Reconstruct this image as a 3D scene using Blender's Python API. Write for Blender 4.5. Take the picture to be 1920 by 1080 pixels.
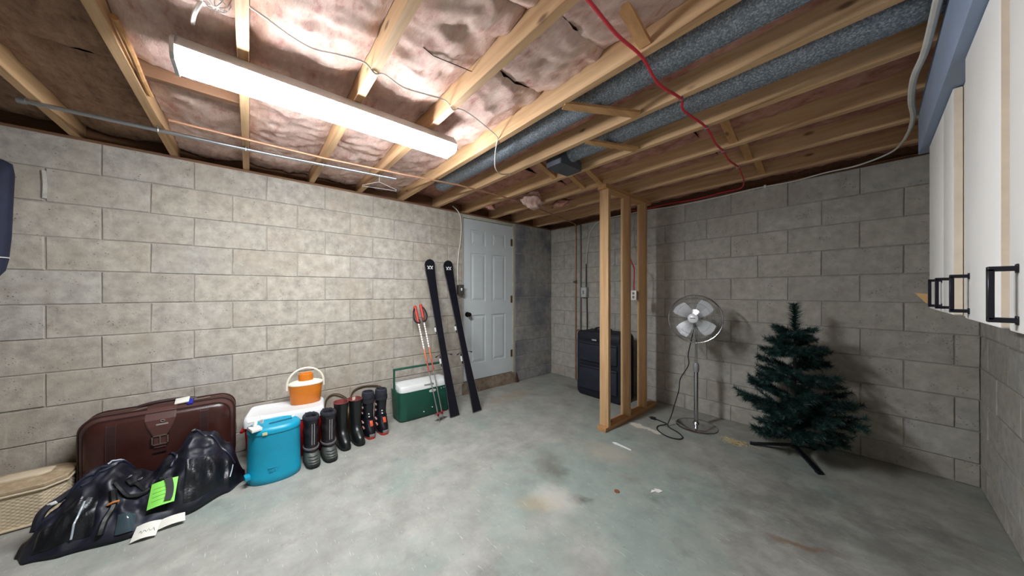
import bpy, bmesh, math, random
from mathutils import Vector, Matrix, noise, Euler

for o in list(bpy.data.objects):
    bpy.data.objects.remove(o, do_unlink=True)
scene = bpy.context.scene
COL = scene.collection
R = math.radians
random.seed(11)

# ------------------------------------------------------------------ camera, world, exposure
cam_d = bpy.data.cameras.new('camera')
cam = bpy.data.objects.new('camera', cam_d)
COL.objects.link(cam)
cam.location = (3.18, 0.0, 1.242)
cam.rotation_euler = (R(90), 0, R(49.45))
cam_d.sensor_width = 36.0
cam_d.lens = 36.0 * 575.0 / 1920.0
cam_d.shift_y = 7.0 / 1920.0
cam_d.clip_start = 0.02
scene.camera = cam
world = bpy.data.worlds.new('world')
scene.world = world
world.use_nodes = True
world.node_tree.nodes['Background'].inputs[0].default_value = (0.5, 0.55, 0.65, 1)
world.node_tree.nodes['Background'].inputs[1].default_value = 0.02
vs = scene.view_settings
vs.view_transform = 'Standard'
vs.look = 'None'
vs.gamma = 1.0
vs.use_curve_mapping = False
vs.exposure = 1.55
TUBE_STRENGTH = 46.0        # brightness of the fluorescent lamp (its diffuser is the light source)

# ------------------------------------------------------------------ helpers: colour and materials
def lin(c):
    return tuple(((v / 255.0) / 12.92 if v / 255.0 <= 0.04045 else ((v / 255.0 + 0.055) / 1.055) ** 2.4) for v in c) + (1.0,)

class NT:
    def __init__(s, name):
        s.m = bpy.data.materials.new(name)
        s.m.use_nodes = True
        s.t = s.m.node_tree
        s.b = s.t.nodes['Principled BSDF']
    def n(s, kind, **kw):
        nd = s.t.nodes.new(kind)
        for k, v in kw.items():
            if k.startswith('i_'):
                key = k[2:]
                key = int(key) if key.isdigit() else key.replace('_', ' ')
                nd.inputs[key].default_value = v
            else:
                setattr(nd, k, v)
        return nd
    def l(s, a, b):
        s.t.links.new(a, b)
    def noise(s, vec, scale, detail=4, rough=0.6):
        nd = s.n('ShaderNodeTexNoise', i_Scale=scale, i_Detail=detail, i_Roughness=rough)
        if vec is not None:
            s.l(vec, nd.inputs['Vector'])
        return nd.outputs['Fac']
    def ramp(s, fac, stops):
        nd = s.n('ShaderNodeValToRGB')
        e = nd.color_ramp.elements
        e[0].position, e[0].color = stops[0]
        e[1].position, e[1].color = stops[-1]
        for p, c in stops[1:-1]:
            x = e.new(p); x.color = c
        s.l(fac, nd.inputs[0])
        return nd.outputs[0]
    def mix(s, fac, a, b, mode='MIX'):
        nd = s.n('ShaderNodeMix', data_type='RGBA', blend_type=mode)
        for sock, v in ((nd.inputs[0], fac), (nd.inputs[6], a), (nd.inputs[7], b)):
            if hasattr(v, 'is_linked'):
                s.l(v, sock)
            else:
                sock.default_value = v
        return nd.outputs[2]
    def math(s, op, a, b=0.0, clamp=False):
        nd = s.n('ShaderNodeMath', operation=op, use_clamp=clamp)
        for i, v in enumerate((a, b)):
            if hasattr(v, 'is_linked'):
                s.l(v, nd.inputs[i])
            else:
                nd.inputs[i].default_value = v
        return nd.outputs[0]
    def bump(s, h, strength, dist):
        nd = s.n('ShaderNodeBump', i_Strength=strength, i_Distance=dist)
        s.l(h, nd.inputs['Height'])
        s.l(nd.outputs[0], s.b.inputs['Normal'])

def bw(v):
    return (v, v, v, 1)

MATS = {}
def mat(name, c, rough=0.6, metal=0.0, var=0.10, scale=14.0, bump=0.0, bscale=120.0, c2=None, coat=0.0, space='Object', trans=0.0):
    if name in MATS:
        return MATS[name]
    q = NT(name)
    tc = q.n('ShaderNodeTexCoord')
    f = q.noise(tc.outputs[space], scale)
    a = lin(c)
    if c2 is None:
        lo = tuple(x * (1 - var) for x in a[:3]) + (1,)
        hi = tuple(min(1, x * (1 + var)) for x in a[:3]) + (1,)
    else:
        lo, hi = a, lin(c2)
    q.l(q.ramp(f, [(0.3, lo), (0.7, hi)]), q.b.inputs['Base Color'])
    q.b.inputs['Roughness'].default_value = rough
    q.b.inputs['Metallic'].default_value = metal
    if coat:
        q.b.inputs['Coat Weight'].default_value = coat
    if trans:
        q.b.inputs['Transmission Weight'].default_value = trans
    if bump:
        q.bump(q.noise(tc.outputs[space], bscale, 3), bump, 0.004)
    MATS[name] = q.m
    return q.m

def block_mat(name, base_lo, base_hi, stain, stain_amt, tint=0.35):
    q = NT(name)
    geo = q.n('ShaderNodeNewGeometry')
    P = geo.outputs['Position']
    oi = q.n('ShaderNodeObjectInfo')
    big = q.noise(P, 2.3, 3)
    mid = q.noise(P, 14, 5, 0.65)
    col = q.ramp(mid, [(0.3, lin(base_lo)), (0.72, lin(base_hi))])
    tone = q.ramp(oi.outputs['Random'], [(0.0, lin((214, 208, 200))), (0.35, lin((240, 232, 216))), (0.65, lin((255, 250, 240))), (1.0, lin((232, 236, 240)))])
    col = q.mix(tint, col, tone, 'MULTIPLY')
    sm = q.ramp(big, [(0.48, bw(0)), (0.68, bw(1))])
    col = q.mix(q.math('MULTIPLY', sm, stain_amt), col, lin(stain))
    # chalky efflorescence streaks
    mp = q.n('ShaderNodeMapping'); mp.inputs['Scale'].default_value = (7, 7, 1.2)
    q.l(P, mp.inputs['Vector'])
    st = q.ramp(q.noise(mp.outputs[0], 3.5, 4), [(0.6, bw(0)), (0.78, bw(1))])
    col = q.mix(q.math('MULTIPLY', st, 0.30), col, lin((205, 200, 192)))
    pores = q.n('ShaderNodeTexVoronoi', i_Scale=62.0)
    q.l(P, pores.inputs['Vector'])
    pm = q.ramp(pores.outputs['Distance'], [(0.12, bw(1)), (0.30, bw(0))])
    gate = q.ramp(q.noise(P, 13, 3), [(0.50, bw(0)), (0.66, bw(1))])
    pmask = q.math('MULTIPLY', pm, gate)
    col = q.mix(q.math('MULTIPLY', pmask, 0.6), col, lin((74, 68, 62)))
    q.l(col, q.b.inputs['Base Color'])
    q.b.inputs['Roughness'].default_value = 0.95
    h = q.math('SUBTRACT', q.math('MULTIPLY', q.noise(P, 190, 3), 0.6), q.math('MULTIPLY', pmask, 0.9))
    h = q.math('ADD', h, q.math('MULTIPLY', q.noise(P, 9, 3), 1.2))
    q.bump(h, 0.55, 0.004)
    return q.m

M_BLOCK = block_mat('concrete_block', (150, 144, 135), (194, 188, 178), (164, 150, 132), 0.5)
M_BLOCKB = block_mat('concrete_block_back', (160, 157, 151), (196, 193, 186), (158, 150, 140), 0.45)
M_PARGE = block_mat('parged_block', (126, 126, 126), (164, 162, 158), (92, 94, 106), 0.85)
M_MORTAR = mat('mortar', (158, 153, 144), 0.95, var=0.15, scale=30, bump=0.4, space='Object')
M_MORTARL = mat('mortar_squeeze', (176, 172, 164), 0.95, var=0.15, scale=30, bump=0.4)

def wood_mat(name, lo, hi, axis, knots=True, rough=0.75):
    q = NT(name)
    tc = q.n('ShaderNodeTexCoord')
    oi = q.n('ShaderNodeObjectInfo')
    mp = q.n('ShaderNodeMapping')
    sc = [16, 16, 16]; sc[axis] = 0.9
    mp.inputs['Scale'].default_value = sc
    off = q.n('ShaderNodeVectorMath', operation='SCALE')
    off.inputs[0].default_value = (3.1, 5.7, 9.3)
    q.l(oi.outputs['Random'], off.inputs['Scale'])
    ad = q.n('ShaderNodeVectorMath', operation='ADD')
    q.l(tc.outputs['Object'], ad.inputs[0]); q.l(off.outputs[0], ad.inputs[1])
    q.l(ad.outputs[0], mp.inputs['Vector'])
    g = q.noise(mp.outputs[0], 2.2, 6, 0.62)
    col = q.ramp(g, [(0.28, lin(lo)), (0.72, lin(hi))])
    if knots:
        v = q.n('ShaderNodeTexVoronoi', i_Scale=3.2)
        mp2 = q.n('ShaderNodeMapping')
        s2 = [2.4, 2.4, 2.4]; s2[axis] = 1.0
        mp2.inputs['Scale'].default_value = s2
        q.l(ad.outputs[0], mp2.inputs['Vector']); q.l(mp2.outputs[0], v.inputs['Vector'])
        km = q.ramp(v.outputs['Distance'], [(0.045, bw(1)), (0.11, bw(0))])
        col = q.mix(q.math('MULTIPLY', km, 0.75), col, lin((84, 52, 30)))
    col = q.mix(0.3, col, q.ramp(oi.outputs['Random'], [(0, lin((205, 190, 175))), (1, lin((255, 250, 240)))]), 'MULTIPLY')
    q.l(col, q.b.inputs['Base Color'])
    q.b.inputs['Roughness'].default_value = rough
    q.bump(g, 0.25, 0.003)
    return q.m

M_JOIST = wood_mat('joist_pine', (184, 144, 102), (222, 187, 146), 0)
M_STUD = wood_mat('stud_pine', (190, 148, 104), (226, 190, 146), 2)
M_PLATE = wood_mat('plate_pine', (170, 124, 78), (205, 160, 110), 1)
M_SUBFLOOR = wood_mat('subfloor_board', (110, 80, 56), (146, 110, 80), 1)
M_SILL = wood_mat('sill_wood', (98, 68, 48), (132, 96, 68), 1, knots=False)

def fluff_mat(name, lo, hi, deep):
    q = NT(name)
    geo = q.n('ShaderNodeNewGeometry')
    P = geo.outputs['Position']
    mp = q.n('ShaderNodeMapping'); mp.inputs['Scale'].default_value = (1.0, 2.2, 1.0)
    q.l(P, mp.inputs['Vector'])
    a = q.noise(mp.outputs[0], 9, 7, 0.7)
    col = q.ramp(a, [(0.3, lin(deep)), (0.45, lin(lo)), (0.7, lin(hi))])
    q.l(col, q.b.inputs['Base Color'])
    q.b.inputs['Roughness'].default_value = 1.0
    q.bump(q.math('ADD', q.noise(mp.outputs[0], 70, 6, 0.75), a), 0.7, 0.010)
    return q.m
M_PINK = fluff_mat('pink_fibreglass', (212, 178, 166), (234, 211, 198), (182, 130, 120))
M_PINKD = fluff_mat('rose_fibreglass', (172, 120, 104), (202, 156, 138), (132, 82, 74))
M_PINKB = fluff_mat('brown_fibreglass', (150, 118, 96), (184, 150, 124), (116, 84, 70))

def galv_mat():
    q = NT('galvanised_steel')
    tc = q.n('ShaderNodeTexCoord')
    v = q.n('ShaderNodeTexVoronoi', i_Scale=210.0)
    q.l(tc.outputs['Object'], v.inputs['Vector'])
    g = q.n('ShaderNodeSeparateColor'); q.l(v.outputs['Color'], g.inputs[0])
    q.l(q.ramp(g.outputs[0], [(0.0, lin((112, 122, 134))), (0.55, lin((138, 147, 158))), (1.0, lin((184, 192, 200)))]), q.b.inputs['Base Color'])
    q.b.inputs['Metallic'].default_value = 0.55
    q.l(q.ramp(g.outputs[1], [(0, bw(0.42)), (1, bw(0.62))]), q.b.inputs['Roughness'])
    return q.m
M_GALV = galv_mat()

def floor_mat():
    q = NT('worn_painted_concrete')
    geo = q.n('ShaderNodeNewGeometry')
    P = geo.outputs['Position']
    base = q.ramp(q.noise(P, 5, 8, 0.68), [(0.3, lin((134, 134, 127))), (0.5, lin((151, 151, 144))), (0.72, lin((169, 168, 160)))])
    teal = q.ramp(q.noise(P, 7, 6, 0.6), [(0.3, lin((116, 136, 132))), (0.7, lin((142, 160, 153)))])
    # the paint survives more in the middle of the room
    sp = q.n('ShaderNodeVectorMath', operation='DISTANCE')
    q.l(P, sp.inputs[0]); sp.inputs[1].default_value = (2.1, 1.75, 0)
    near = q.ramp(sp.outputs['Value'], [(0.3, bw(0.20)), (2.2, bw(0.0))])
    tm = q.math('ADD', q.noise(P, 1.9, 6, 0.62), near)
    tm = q.ramp(tm, [(0.50, bw(0)), (0.70, bw(1))])
    col = q.mix(q.math('MULTIPLY', tm, 0.6), base, teal)
    # old oil and dirt
    dm = q.ramp(q.noise(P, 2.7, 5, 0.7), [(0.56, bw(0)), (0.72, bw(1))])
    col = q.mix(q.math('MULTIPLY', dm, 0.28), col, lin((112, 104, 92)))
    # dark oil marks trodden into the end of the room under the cupboards
    off = q.n('ShaderNodeVectorMath', operation='DISTANCE'); q.l(P, off.inputs[0]); off.inputs[1].default_value = (3.05, 2.3, 0)
    om = q.math('ADD', q.noise(P, 4.0, 6, 0.7), q.ramp(off.outputs['Value'], [(0.1, bw(0.22)), (1.0, bw(0.0))]))
    col = q.mix(q.math('MULTIPLY', q.ramp(om, [(0.58, bw(0)), (0.76, bw(1))]), 0.45), col, lin((84, 80, 78)))
    # small dark specks and pale scuffs
    s1 = q.ramp(q.noise(P, 46, 3), [(0.68, bw(0)), (0.72, bw(1))])
    col = q.mix(q.math('MULTIPLY', s1, 0.5), col, lin((88, 84, 76)))
    mp = q.n('ShaderNodeMapping'); mp.inputs['Scale'].default_value = (1, 3.2, 1); mp.inputs['Rotation'].default_value = (0, 0, 0.6)
    q.l(P, mp.inputs['Vector'])
    s2 = q.ramp(q.noise(mp.outputs[0], 17, 4, 0.7), [(0.70, bw(0)), (0.745, bw(1))])
    col = q.mix(q.math('MULTIPLY', s2, 0.65), col, lin((206, 206, 200)))
    for rz, sc_, th in ((0.6, 30, 0.70), (-0.9, 42, 0.705), (1.9, 36, 0.70)):
        mq = q.n('ShaderNodeMapping'); mq.inputs['Scale'].default_value = (0.35, 3.6, 1); mq.inputs['Rotation'].default_value = (0, 0, rz)
        q.l(P, mq.inputs['Vector'])
        sx_ = q.ramp(q.noise(mq.outputs[0], sc_, 2, 0.6), [(th, bw(0)), (th + 0.03, bw(1))])
        col = q.mix(q.math('MULTIPLY', sx_, 0.6), col, lin((204, 204, 198)))
    # warped position for hand-placed marks
    wn = q.n('ShaderNodeTexNoise', i_Scale=14.0, i_Detail=5.0); q.l(P, wn.inputs['Vector'])
    sb = q.n('ShaderNodeVectorMath', operation='SUBTRACT'); q.l(wn.outputs['Color'], sb.inputs[0]); sb.inputs[1].default_value = (.5, .5, .5)
    sc = q.n('ShaderNodeVectorMath', operation='SCALE'); q.l(sb.outputs[0], sc.inputs[0]); sc.inputs['Scale'].default_value = 0.12
    ad = q.n('ShaderNodeVectorMath', operation='ADD'); q.l(P, ad.inputs[0]); q.l(sc.outputs[0], ad.inputs[1])
    def spot(cx, cy, rx, ry, rot, color, amt, edge=0.75):
        nonlocal col
        m = q.n('ShaderNodeMapping', vector_type='TEXTURE')
        m.inputs['Location'].default_value = (cx, cy, 0); m.inputs['Rotation'].default_value = (0, 0, rot); m.inputs['Scale'].default_value = (rx, ry, 1)
        q.l(ad.outputs[0], m.inputs['Vector'])
        ln = q.n('ShaderNodeVectorMath', operation='LENGTH'); q.l(m.outputs[0], ln.inputs[0])
        k = q.ramp(ln.outputs['Value'], [(edge, bw(1)), (1.0, bw(0))])
        col = q.mix(q.math('MULTIPLY', k, amt), col, lin(color))
    spot(1.84, 2.74, 0.17, 0.045, 0.0, (214, 210, 196), 0.9)
    spot(1.86, 2.10, 0.30, 0.20, 0.3, (176, 166, 152), 0.55, 0.3)
    spot(1.70, 1.62, 0.26, 0.14, -0.6, (92, 82, 66), 0.55, 0.2)
    spot(1.92, 1.30, 0.22, 0.10, 0.9, (172, 150, 104), 0.4, 0.2)
    spot(2.05, 1.50, 0.09, 0.05, 0.4, (64, 56, 48), 0.7, 0.2)
    spot(1.95, 1.40, 0.20, 0.13, 0.2, (190, 186, 178), 0.6, 0.4)
    spot(0.72, 3.20, 0.34, 0.10, 0.0, (96, 88, 74), 0.55, 0.3)
    spot(0.40, 2.35, 0.18, 0.5, 0.1, (150, 136, 110), 0.5, 0.3)
    spot(2.45, 3.05, 0.14, 0.07, 0.3, (206, 190, 150), 0.7, 0.3)
    spot(2.95, 2.05, 0.16, 0.03, 0.5, (118, 82, 52), 0.6, 0.3)
    q.l(col, q.b.inputs['Base Color'])
    q.l(q.ramp(q.noise(P, 9, 4), [(0.3, bw(0.42)), (0.7, bw(0.72))]), q.b.inputs['Roughness'])
    q.bump(q.math('ADD', q.noise(P, 70, 4), q.math('MULTIPLY', q.noise(P, 6, 4), 1.5)), 0.25, 0.004)
    return q.m
M_FLOOR = floor_mat()

def brickface_mat():
    q = NT('far_block_wall')
    geo = q.n('ShaderNodeNewGeometry')
    sx = q.n('ShaderNodeSeparateXYZ'); q.l(geo.outputs['Position'], sx.inputs[0])
    cb = q.n('ShaderNodeCombineXYZ')
    q.l(q.math('ADD', sx.outputs[0], sx.outputs[1]), cb.inputs[0]); q.l(q.math('ADD', sx.outputs[2], 0.054), cb.inputs[1])
    br = q.n('ShaderNodeTexBrick')
    br.inputs['Color1'].default_value = lin((160, 155, 145)); br.inputs['Color2'].default_value = lin((148, 143, 134)); br.inputs['Mortar'].default_value = lin((110, 105, 97))
    br.inputs['Scale'].default_value = 1.0; br.inputs['Mortar Size'].default_value = 0.006
    br.inputs['Brick Width'].default_value = 0.41; br.inputs['Row Height'].default_value = 0.2032
    q.l(cb.outputs[0], br.inputs['Vector']); q.l(br.outputs['Color'], q.b.inputs['Base Color'])
    q.b.inputs['Roughness'].default_value = 0.95
    return q.m
M_FAR = brickface_mat()

# ------------------------------------------------------------------ helpers: mesh building
ORG = {}
class MB:
    def __init__(s):
        s.v = []; s.f = []
    def add(s, vs, fs):
        b = len(s.v)
        s.v += [Vector(p) for p in vs]
        s.f += [tuple(b + i for i in f) for f in fs]
        return s
    def box(s, x0, x1, y0, y1, z0, z1):
        vs = [(x, y, z) for z in (z0, z1) for y in (y0, y1) for x in (x0, x1)]
        return s.add(vs, [(0, 2, 3, 1), (4, 5, 7, 6), (0, 1, 5, 4), (2, 6, 7, 3), (0, 4, 6, 2), (1, 3, 7, 5)])
    def obox(s, c, ax, ay, az):
        """box about centre c with half-axis vectors"""
        c, ax, ay, az = map(Vector, (c, ax, ay, az))
        vs = [c + ax * i + ay * j + az * k for k in (-1, 1) for j in (-1, 1) for i in (-1, 1)]
        return s.add(vs, [(0, 2, 3, 1), (4, 5, 7, 6), (0, 1, 5, 4), (2, 6, 7, 3), (0, 4, 6, 2), (1, 3, 7, 5)])
    def beam(s, a, b, w, h, up=(0, 0, 1)):
        a, b, up = Vector(a), Vector(b), Vector(up)
        d = (b - a); sd = d.cross(up).normalized(); u2 = sd.cross(d).normalized()
        return s.obox((a + b) / 2, d / 2, sd * w / 2, u2 * h / 2)
    def loft(s, rings, cap0=True, cap1=True, wrap=True):
        b = len(s.v); n = len(rings[0])
        for rg in rings:
            s.v += [Vector(p) for p in rg]
        for i in range(len(rings) - 1):
            for j in range(n if wrap else n - 1):
                k = (j + 1) % n
                s.f.append((b + i * n + j, b + i * n + k, b + (i + 1) * n + k, b + (i + 1) * n + j))
        if cap0:
            s.f.append(tuple(b + j for j in reversed(range(n))))
        if cap1:
            s.f.append(tuple(b + (len(rings) - 1) * n + j for j in range(n)))
        return s
    def tube(s, pts, r, n=8, closed=False):
        pts = [Vector(p) for p in pts]; m = len(pts)
        rr = r if isinstance(r, (list, tuple)) else [r] * m
        rings = []; nrm = None
        for i, p in enumerate(pts):
            if closed:
                t = pts[(i + 1) % m] - pts[i - 1]
            else:
                t = pts[min(i + 1, m - 1)] - pts[max(i - 1, 0)]
            t.normalize()
            if nrm is None:
                nrm = t.orthogonal().normalized()
            else:
                nrm = nrm - t * nrm.dot(t)
                nrm = nrm.normalized() if nrm.length > 1e-6 else t.orthogonal().normalized()
            bn = t.cross(nrm)
            rings.append([p + (nrm * math.cos(2 * math.pi * k / n) + bn * math.sin(2 * math.pi * k / n)) * rr[i] for k in range(n)])
        if closed:
            rings.append(rings[0])
            return s.loft(rings, False, False)
        return s.loft(rings)
    def lathe(s, prof, c=(0, 0, 0), n=24, sx=1.0, sy=1.0):
        c = Vector(c)
        rings = [[c + Vector((max(r, 1e-4) * sx * math.cos(2 * math.pi * k / n), max(r, 1e-4) * sy * math.sin(2 * math.pi * k / n), z)) for k in range(n)] for r, z in prof]
        return s.loft(rings)
    def prism(s, poly, o, u, v, d):
        """polygon in plane o+u,v extruded by vector d"""
        o, u, v, d = map(Vector, (o, u, v, d)); n = len(poly)
        a = [o + u * p + v * q for p, q in poly]
        if u.cross(v).dot(d) > 0:
            pass
        else:
            a.reverse()
        b = len(s.v)
        s.v += a + [p + d for p in a]
        s.f.append(tuple(b + i for i in reversed(range(n))))
        s.f.append(tuple(b + n + i for i in range(n)))
        for i in range(n):
            j = (i + 1) % n
            s.f.append((b + i, b + j, b + n + j, b + n + i))
        return s
    def build(s, name, material, parent=None, smooth=False, bevel=0.0, seg=2, local=False, org=None, subsurf=0, angle=40):
        if parent is not None:
            o0 = Vector((0, 0, 0)) if local else ORG[parent.name]
        else:
            if org is None:
                xs = [p.x for p in s.v]; ys = [p.y for p in s.v]; zs = [p.z for p in s.v]
                org = ((min(xs) + max(xs)) / 2, (min(ys) + max(ys)) / 2, min(zs))
            o0 = Vector(org)
        me = bpy.data.meshes.new(name)
        me.from_pydata([tuple(p - o0) for p in s.v], [], s.f)
        bm = bmesh.new(); bm.from_mesh(me)
        bmesh.ops.recalc_face_normals(bm, faces=bm.faces)
        if bevel > 0:
            es = [e for e in bm.edges if len(e.link_faces) == 2 and e.calc_face_angle(0) > R(35)]
            bmesh.ops.bevel(bm, geom=es, offset=bevel, segments=seg, affect='EDGES', profile=0.5, clamp_overlap=True)
        if subsurf:
            pass
        bm.to_mesh(me); bm.free()
        me.materials.append(material)
        ob = bpy.data.objects.new(name, me)
        COL.objects.link(ob)
        if parent is not None:
            ob.parent = parent
            ORG[ob.name] = o0.copy()
        else:
            ob.location = o0
            ORG[ob.name] = o0.copy()
        if smooth or bevel > 0:
            me.polygons.foreach_set('use_smooth', [True] * len(me.polygons))
            try:
                me.set_sharp_from_angle(angle=R(angle))
            except Exception:
                pass
        if subsurf:
            md = ob.modifiers.new('sub', 'SUBSURF'); md.levels = subsurf; md.render_levels = subsurf
        return ob

def tag(o, label, cat, group=None):
    o['label'] = label; o['category'] = cat
    if group:
        o['group'] = group
    return o

def thing(name, label, cat, loc, rotz=0.0, group=None):
    o = bpy.data.objects.new(name, None)
    o.empty_display_size = 0.05
    COL.objects.link(o)
    o.location = loc; o.rotation_euler = (0, 0, rotz)
    ORG[o.name] = Vector(loc)
    return tag(o, label, cat, group)

def structure(o, label=None):
    o['kind'] = 'structure'
    if label:
        o['label'] = label
    return o

def link_copy(src, parent, loc, rot=None, scale=None):
    c = src.copy(); COL.objects.link(c); c.parent = parent; c.location = loc
    if rot is not None:
        c.rotation_euler = rot
    if scale is not None:
        c.scale = scale
    return c

def spline(pts, n=8):
    """Catmull-Rom through the points"""
    P = [Vector(p) for p in pts]; P = [P[0] * 2 - P[1]] + P + [P[-1] * 2 - P[-2]]
    out = []
    for i in range(1, len(P) - 2):
        for k in range(n):
            t = k / n
            a, b, c, d = P[i - 1], P[i], P[i + 1], P[i + 2]
            out.append(0.5 * ((2 * b) + (c - a) * t + (2 * a - 5 * b + 4 * c - d) * t * t + (3 * b - a - 3 * c + d) * t ** 3))
    out.append(P[-2])
    return out

def superring(cx, cy, z, hx, hy, n=28, e=2.0, rot=0.0):
    out = []
    for k in range(n):
        a = 2 * math.pi * k / n
        ca, sa = math.cos(a), math.sin(a)
        x = hx * math.copysign(abs(ca) ** (2 / e), ca); y = hy * math.copysign(abs(sa) ** (2 / e), sa)
        out.append(Vector((cx + x * math.cos(rot) - y * math.sin(rot), cy + x * math.sin(rot) + y * math.cos(rot), z)))
    return out

def text_mesh(txt, size, depth, o, u, v, material, name, parent):
    cu = bpy.data.curves.new(name, 'FONT')
    cu.body = txt; cu.size = size; cu.extrude = depth; cu.align_x = 'CENTER'; cu.align_y = 'CENTER'; cu.resolution_u = 3
    tmp = bpy.data.objects.new(name, cu); COL.objects.link(tmp)
    dg = bpy.context.evaluated_depsgraph_get()
    me = bpy.data.meshes.new_from_object(tmp.evaluated_get(dg))
    bpy.data.objects.remove(tmp, do_unlink=True)
    u, v = Vector(u), Vector(v); w = u.cross(v)
    b = MB(); b.add([Vector(o) + u * p.co.x + v * p.co.y + w * p.co.z for p in me.vertices], [tuple(p.vertices) for p in me.polygons])
    bpy.data.meshes.remove(me)
    return b.build(name, material, parent)

# ------------------------------------------------------------------ the room
W, YB, ZT = 3.634, 3.51, 2.181           # right wall, back wall, top of block wall
YR = -3.6                                # rear wall, behind the camera
ZJ, ZS = 2.2, 2.384                      # underside of joists, underside of subfloor
COURSE, Z0, BL = 0.2032, 0.149, 0.41

b = MB(); b.box(-0.3, W + 0.3, YR - 0.3, YB + 0.3, -0.2, 0.0)
floor = structure(b.build('floor', M_FLOOR))

DY0, DY1, DZ0, DZ1 = 1.95, 2.745, 0.15, 2.135   # door opening
b = MB(); b.box(-0.25, -0.006, YR, DY0 - 0.01, 0, ZT); b.box(-0.25, -0.006, DY1 + 0.03, YB + 0.2, 0, ZT); b.box(-0.25, -0.14, DY0 - 0.01, DY1 + 0.03, 0, ZT)
wall_left = structure(b.build('wall_left', M_MORTAR))
b = MB(); b.box(-0.25, W + 0.25, YB + 0.006, YB + 0.25, 0, ZT)
wall_back = structure(b.build('wall_back', M_MORTAR))
b = MB(); b.box(W + 0.006, W + 0.25, YR, YB + 0.2, 0, ZT)
wall_right = structure(b.build('wall_right', M_MORTAR))
b = MB(); b.box(-0.25, W + 0.25, YR - 0.2, YR, 0, ZS)
wall_rear = structure(b.build('wall_rear', M_FAR))

BLOCKS = {}
def block_mesh(w, h, var, m):
    key = (round(w, 3), round(h, 3), var, m.name)
    if key in BLOCKS:
        return BLOCKS[key]
    rnd = random.Random(hash((round(w, 3), round(h, 3), var)) & 0xffff)
    j = lambda a=0.0022: rnd.uniform(-a, a)
    x, z = w / 2, h / 2
    cs = [(-x, -z), (x, -z), (x, z), (-x, z)]
    outer = [(p + j(), q + j()) for p, q in cs]
    c = 0.0035
    inner = [(p - math.copysign(c, p) + j(0.001), q - math.copysign(c, q) + j(0.001)) for p, q in outer]
    vs = [(p, 0.09, q) for p, q in outer] + [(p, 0.0028 + j(0.001), q) for p, q in outer] + [(p, j(0.0015), q) for p, q in inner]
    fs = [(8, 9, 10, 11)]
    for i in range(4):
        k = (i + 1) % 4
        fs += [(4 + i, 4 + k, 8 + k, 8 + i), (i, k, 4 + k, 4 + i)]
    me = bpy.data.meshes.new('block')
    me.from_pydata(vs, [], fs)
    me.materials.append(m)
    BLOCKS[key] = me
    return me

def lay_blocks(wall, length0, length1, phase, place, rotz, m, rnd, zmin_row=0, holes=()):
    """courses of blocks along a wall; place(s, z) gives the world position of a face centre"""
    rows = [(-0.0, Z0)] + [(Z0 + i * COURSE, Z0 + (i + 1) * COURSE) for i in range(10)]
    for ri, (za, zb) in enumerate(rows):
        off = phase + (BL / 2 if ri % 2 else 0.0)
        k0 = math.floor((length0 - off) / BL)
        k = k0
        while off + k * BL < length1:
            a = off + k * BL; e = a + BL; k += 1
            a = max(a, length0) + 0.003; e = min(e, length1) - 0.003
            if e - a < 0.03:
                continue
            ob = bpy.data.objects.new('block', block_mesh(e - a, zb - za - 0.0065, rnd.randrange(5), m))
            COL.objects.link(ob)
            p = place((a + e) / 2, (za + zb) / 2, rnd.uniform(-0.0015, 0.002))
            ob.parent = wall
            ob.location = Vector(p) - ORG[wall.name]
            ob.rotation_euler = (0, 0, rotz)

rnd = random.Random(5)
# left wall: row A-B (row index 6 counting the floor course as 0) has a joint at y = -0.922
lay_blocks(wall_left, -1.6, DY0 - 0.012, -0.922 - 0.205, lambda s, z, d: (d, s, z), R(90), M_BLOCK, rnd)
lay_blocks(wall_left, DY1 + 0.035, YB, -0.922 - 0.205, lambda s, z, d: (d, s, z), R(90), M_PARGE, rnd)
lay_blocks(wall_back, 0.0, W, 2.925 - 0.205, lambda s, z, d: (s, YB - d, z), 0, M_BLOCKB, rnd)
lay_blocks(wall_right, 1.2, YB, 0.06, lambda s, z, d: (W - d, s, z), R(-90), M_BLOCKB, rnd)
# mortar squeezed out of a few joints
b = MB(); b.tube([(0.003, -1.132 + 0.205, Z0 + 9 * COURSE - 0.02), (0.004, -1.127 + 0.205, Z0 + 8.5 * COURSE), (0.003, -1.130 + 0.205, Z0 + 8 * COURSE + 0.02)], 0.010, 6)
b.build('mortar_bead', M_MORTARL, wall_left, smooth=True)

# sill plates on top of the walls
b = MB(); b.box(-0.15, -0.012, YR, YB, ZT, ZJ); b.build('sill_plate', M_SILL, wall_left)
b = MB(); b.box(-0.1, W, YB + 0.012, YB + 0.14, ZT, ZJ); b.build('sill_plate', M_SILL, wall_back)
b = MB(); b.box(W + 0.012, W + 0.14, YR, YB, ZT, ZJ); b.build('sill_plate', M_SILL, wall_right)

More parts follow.
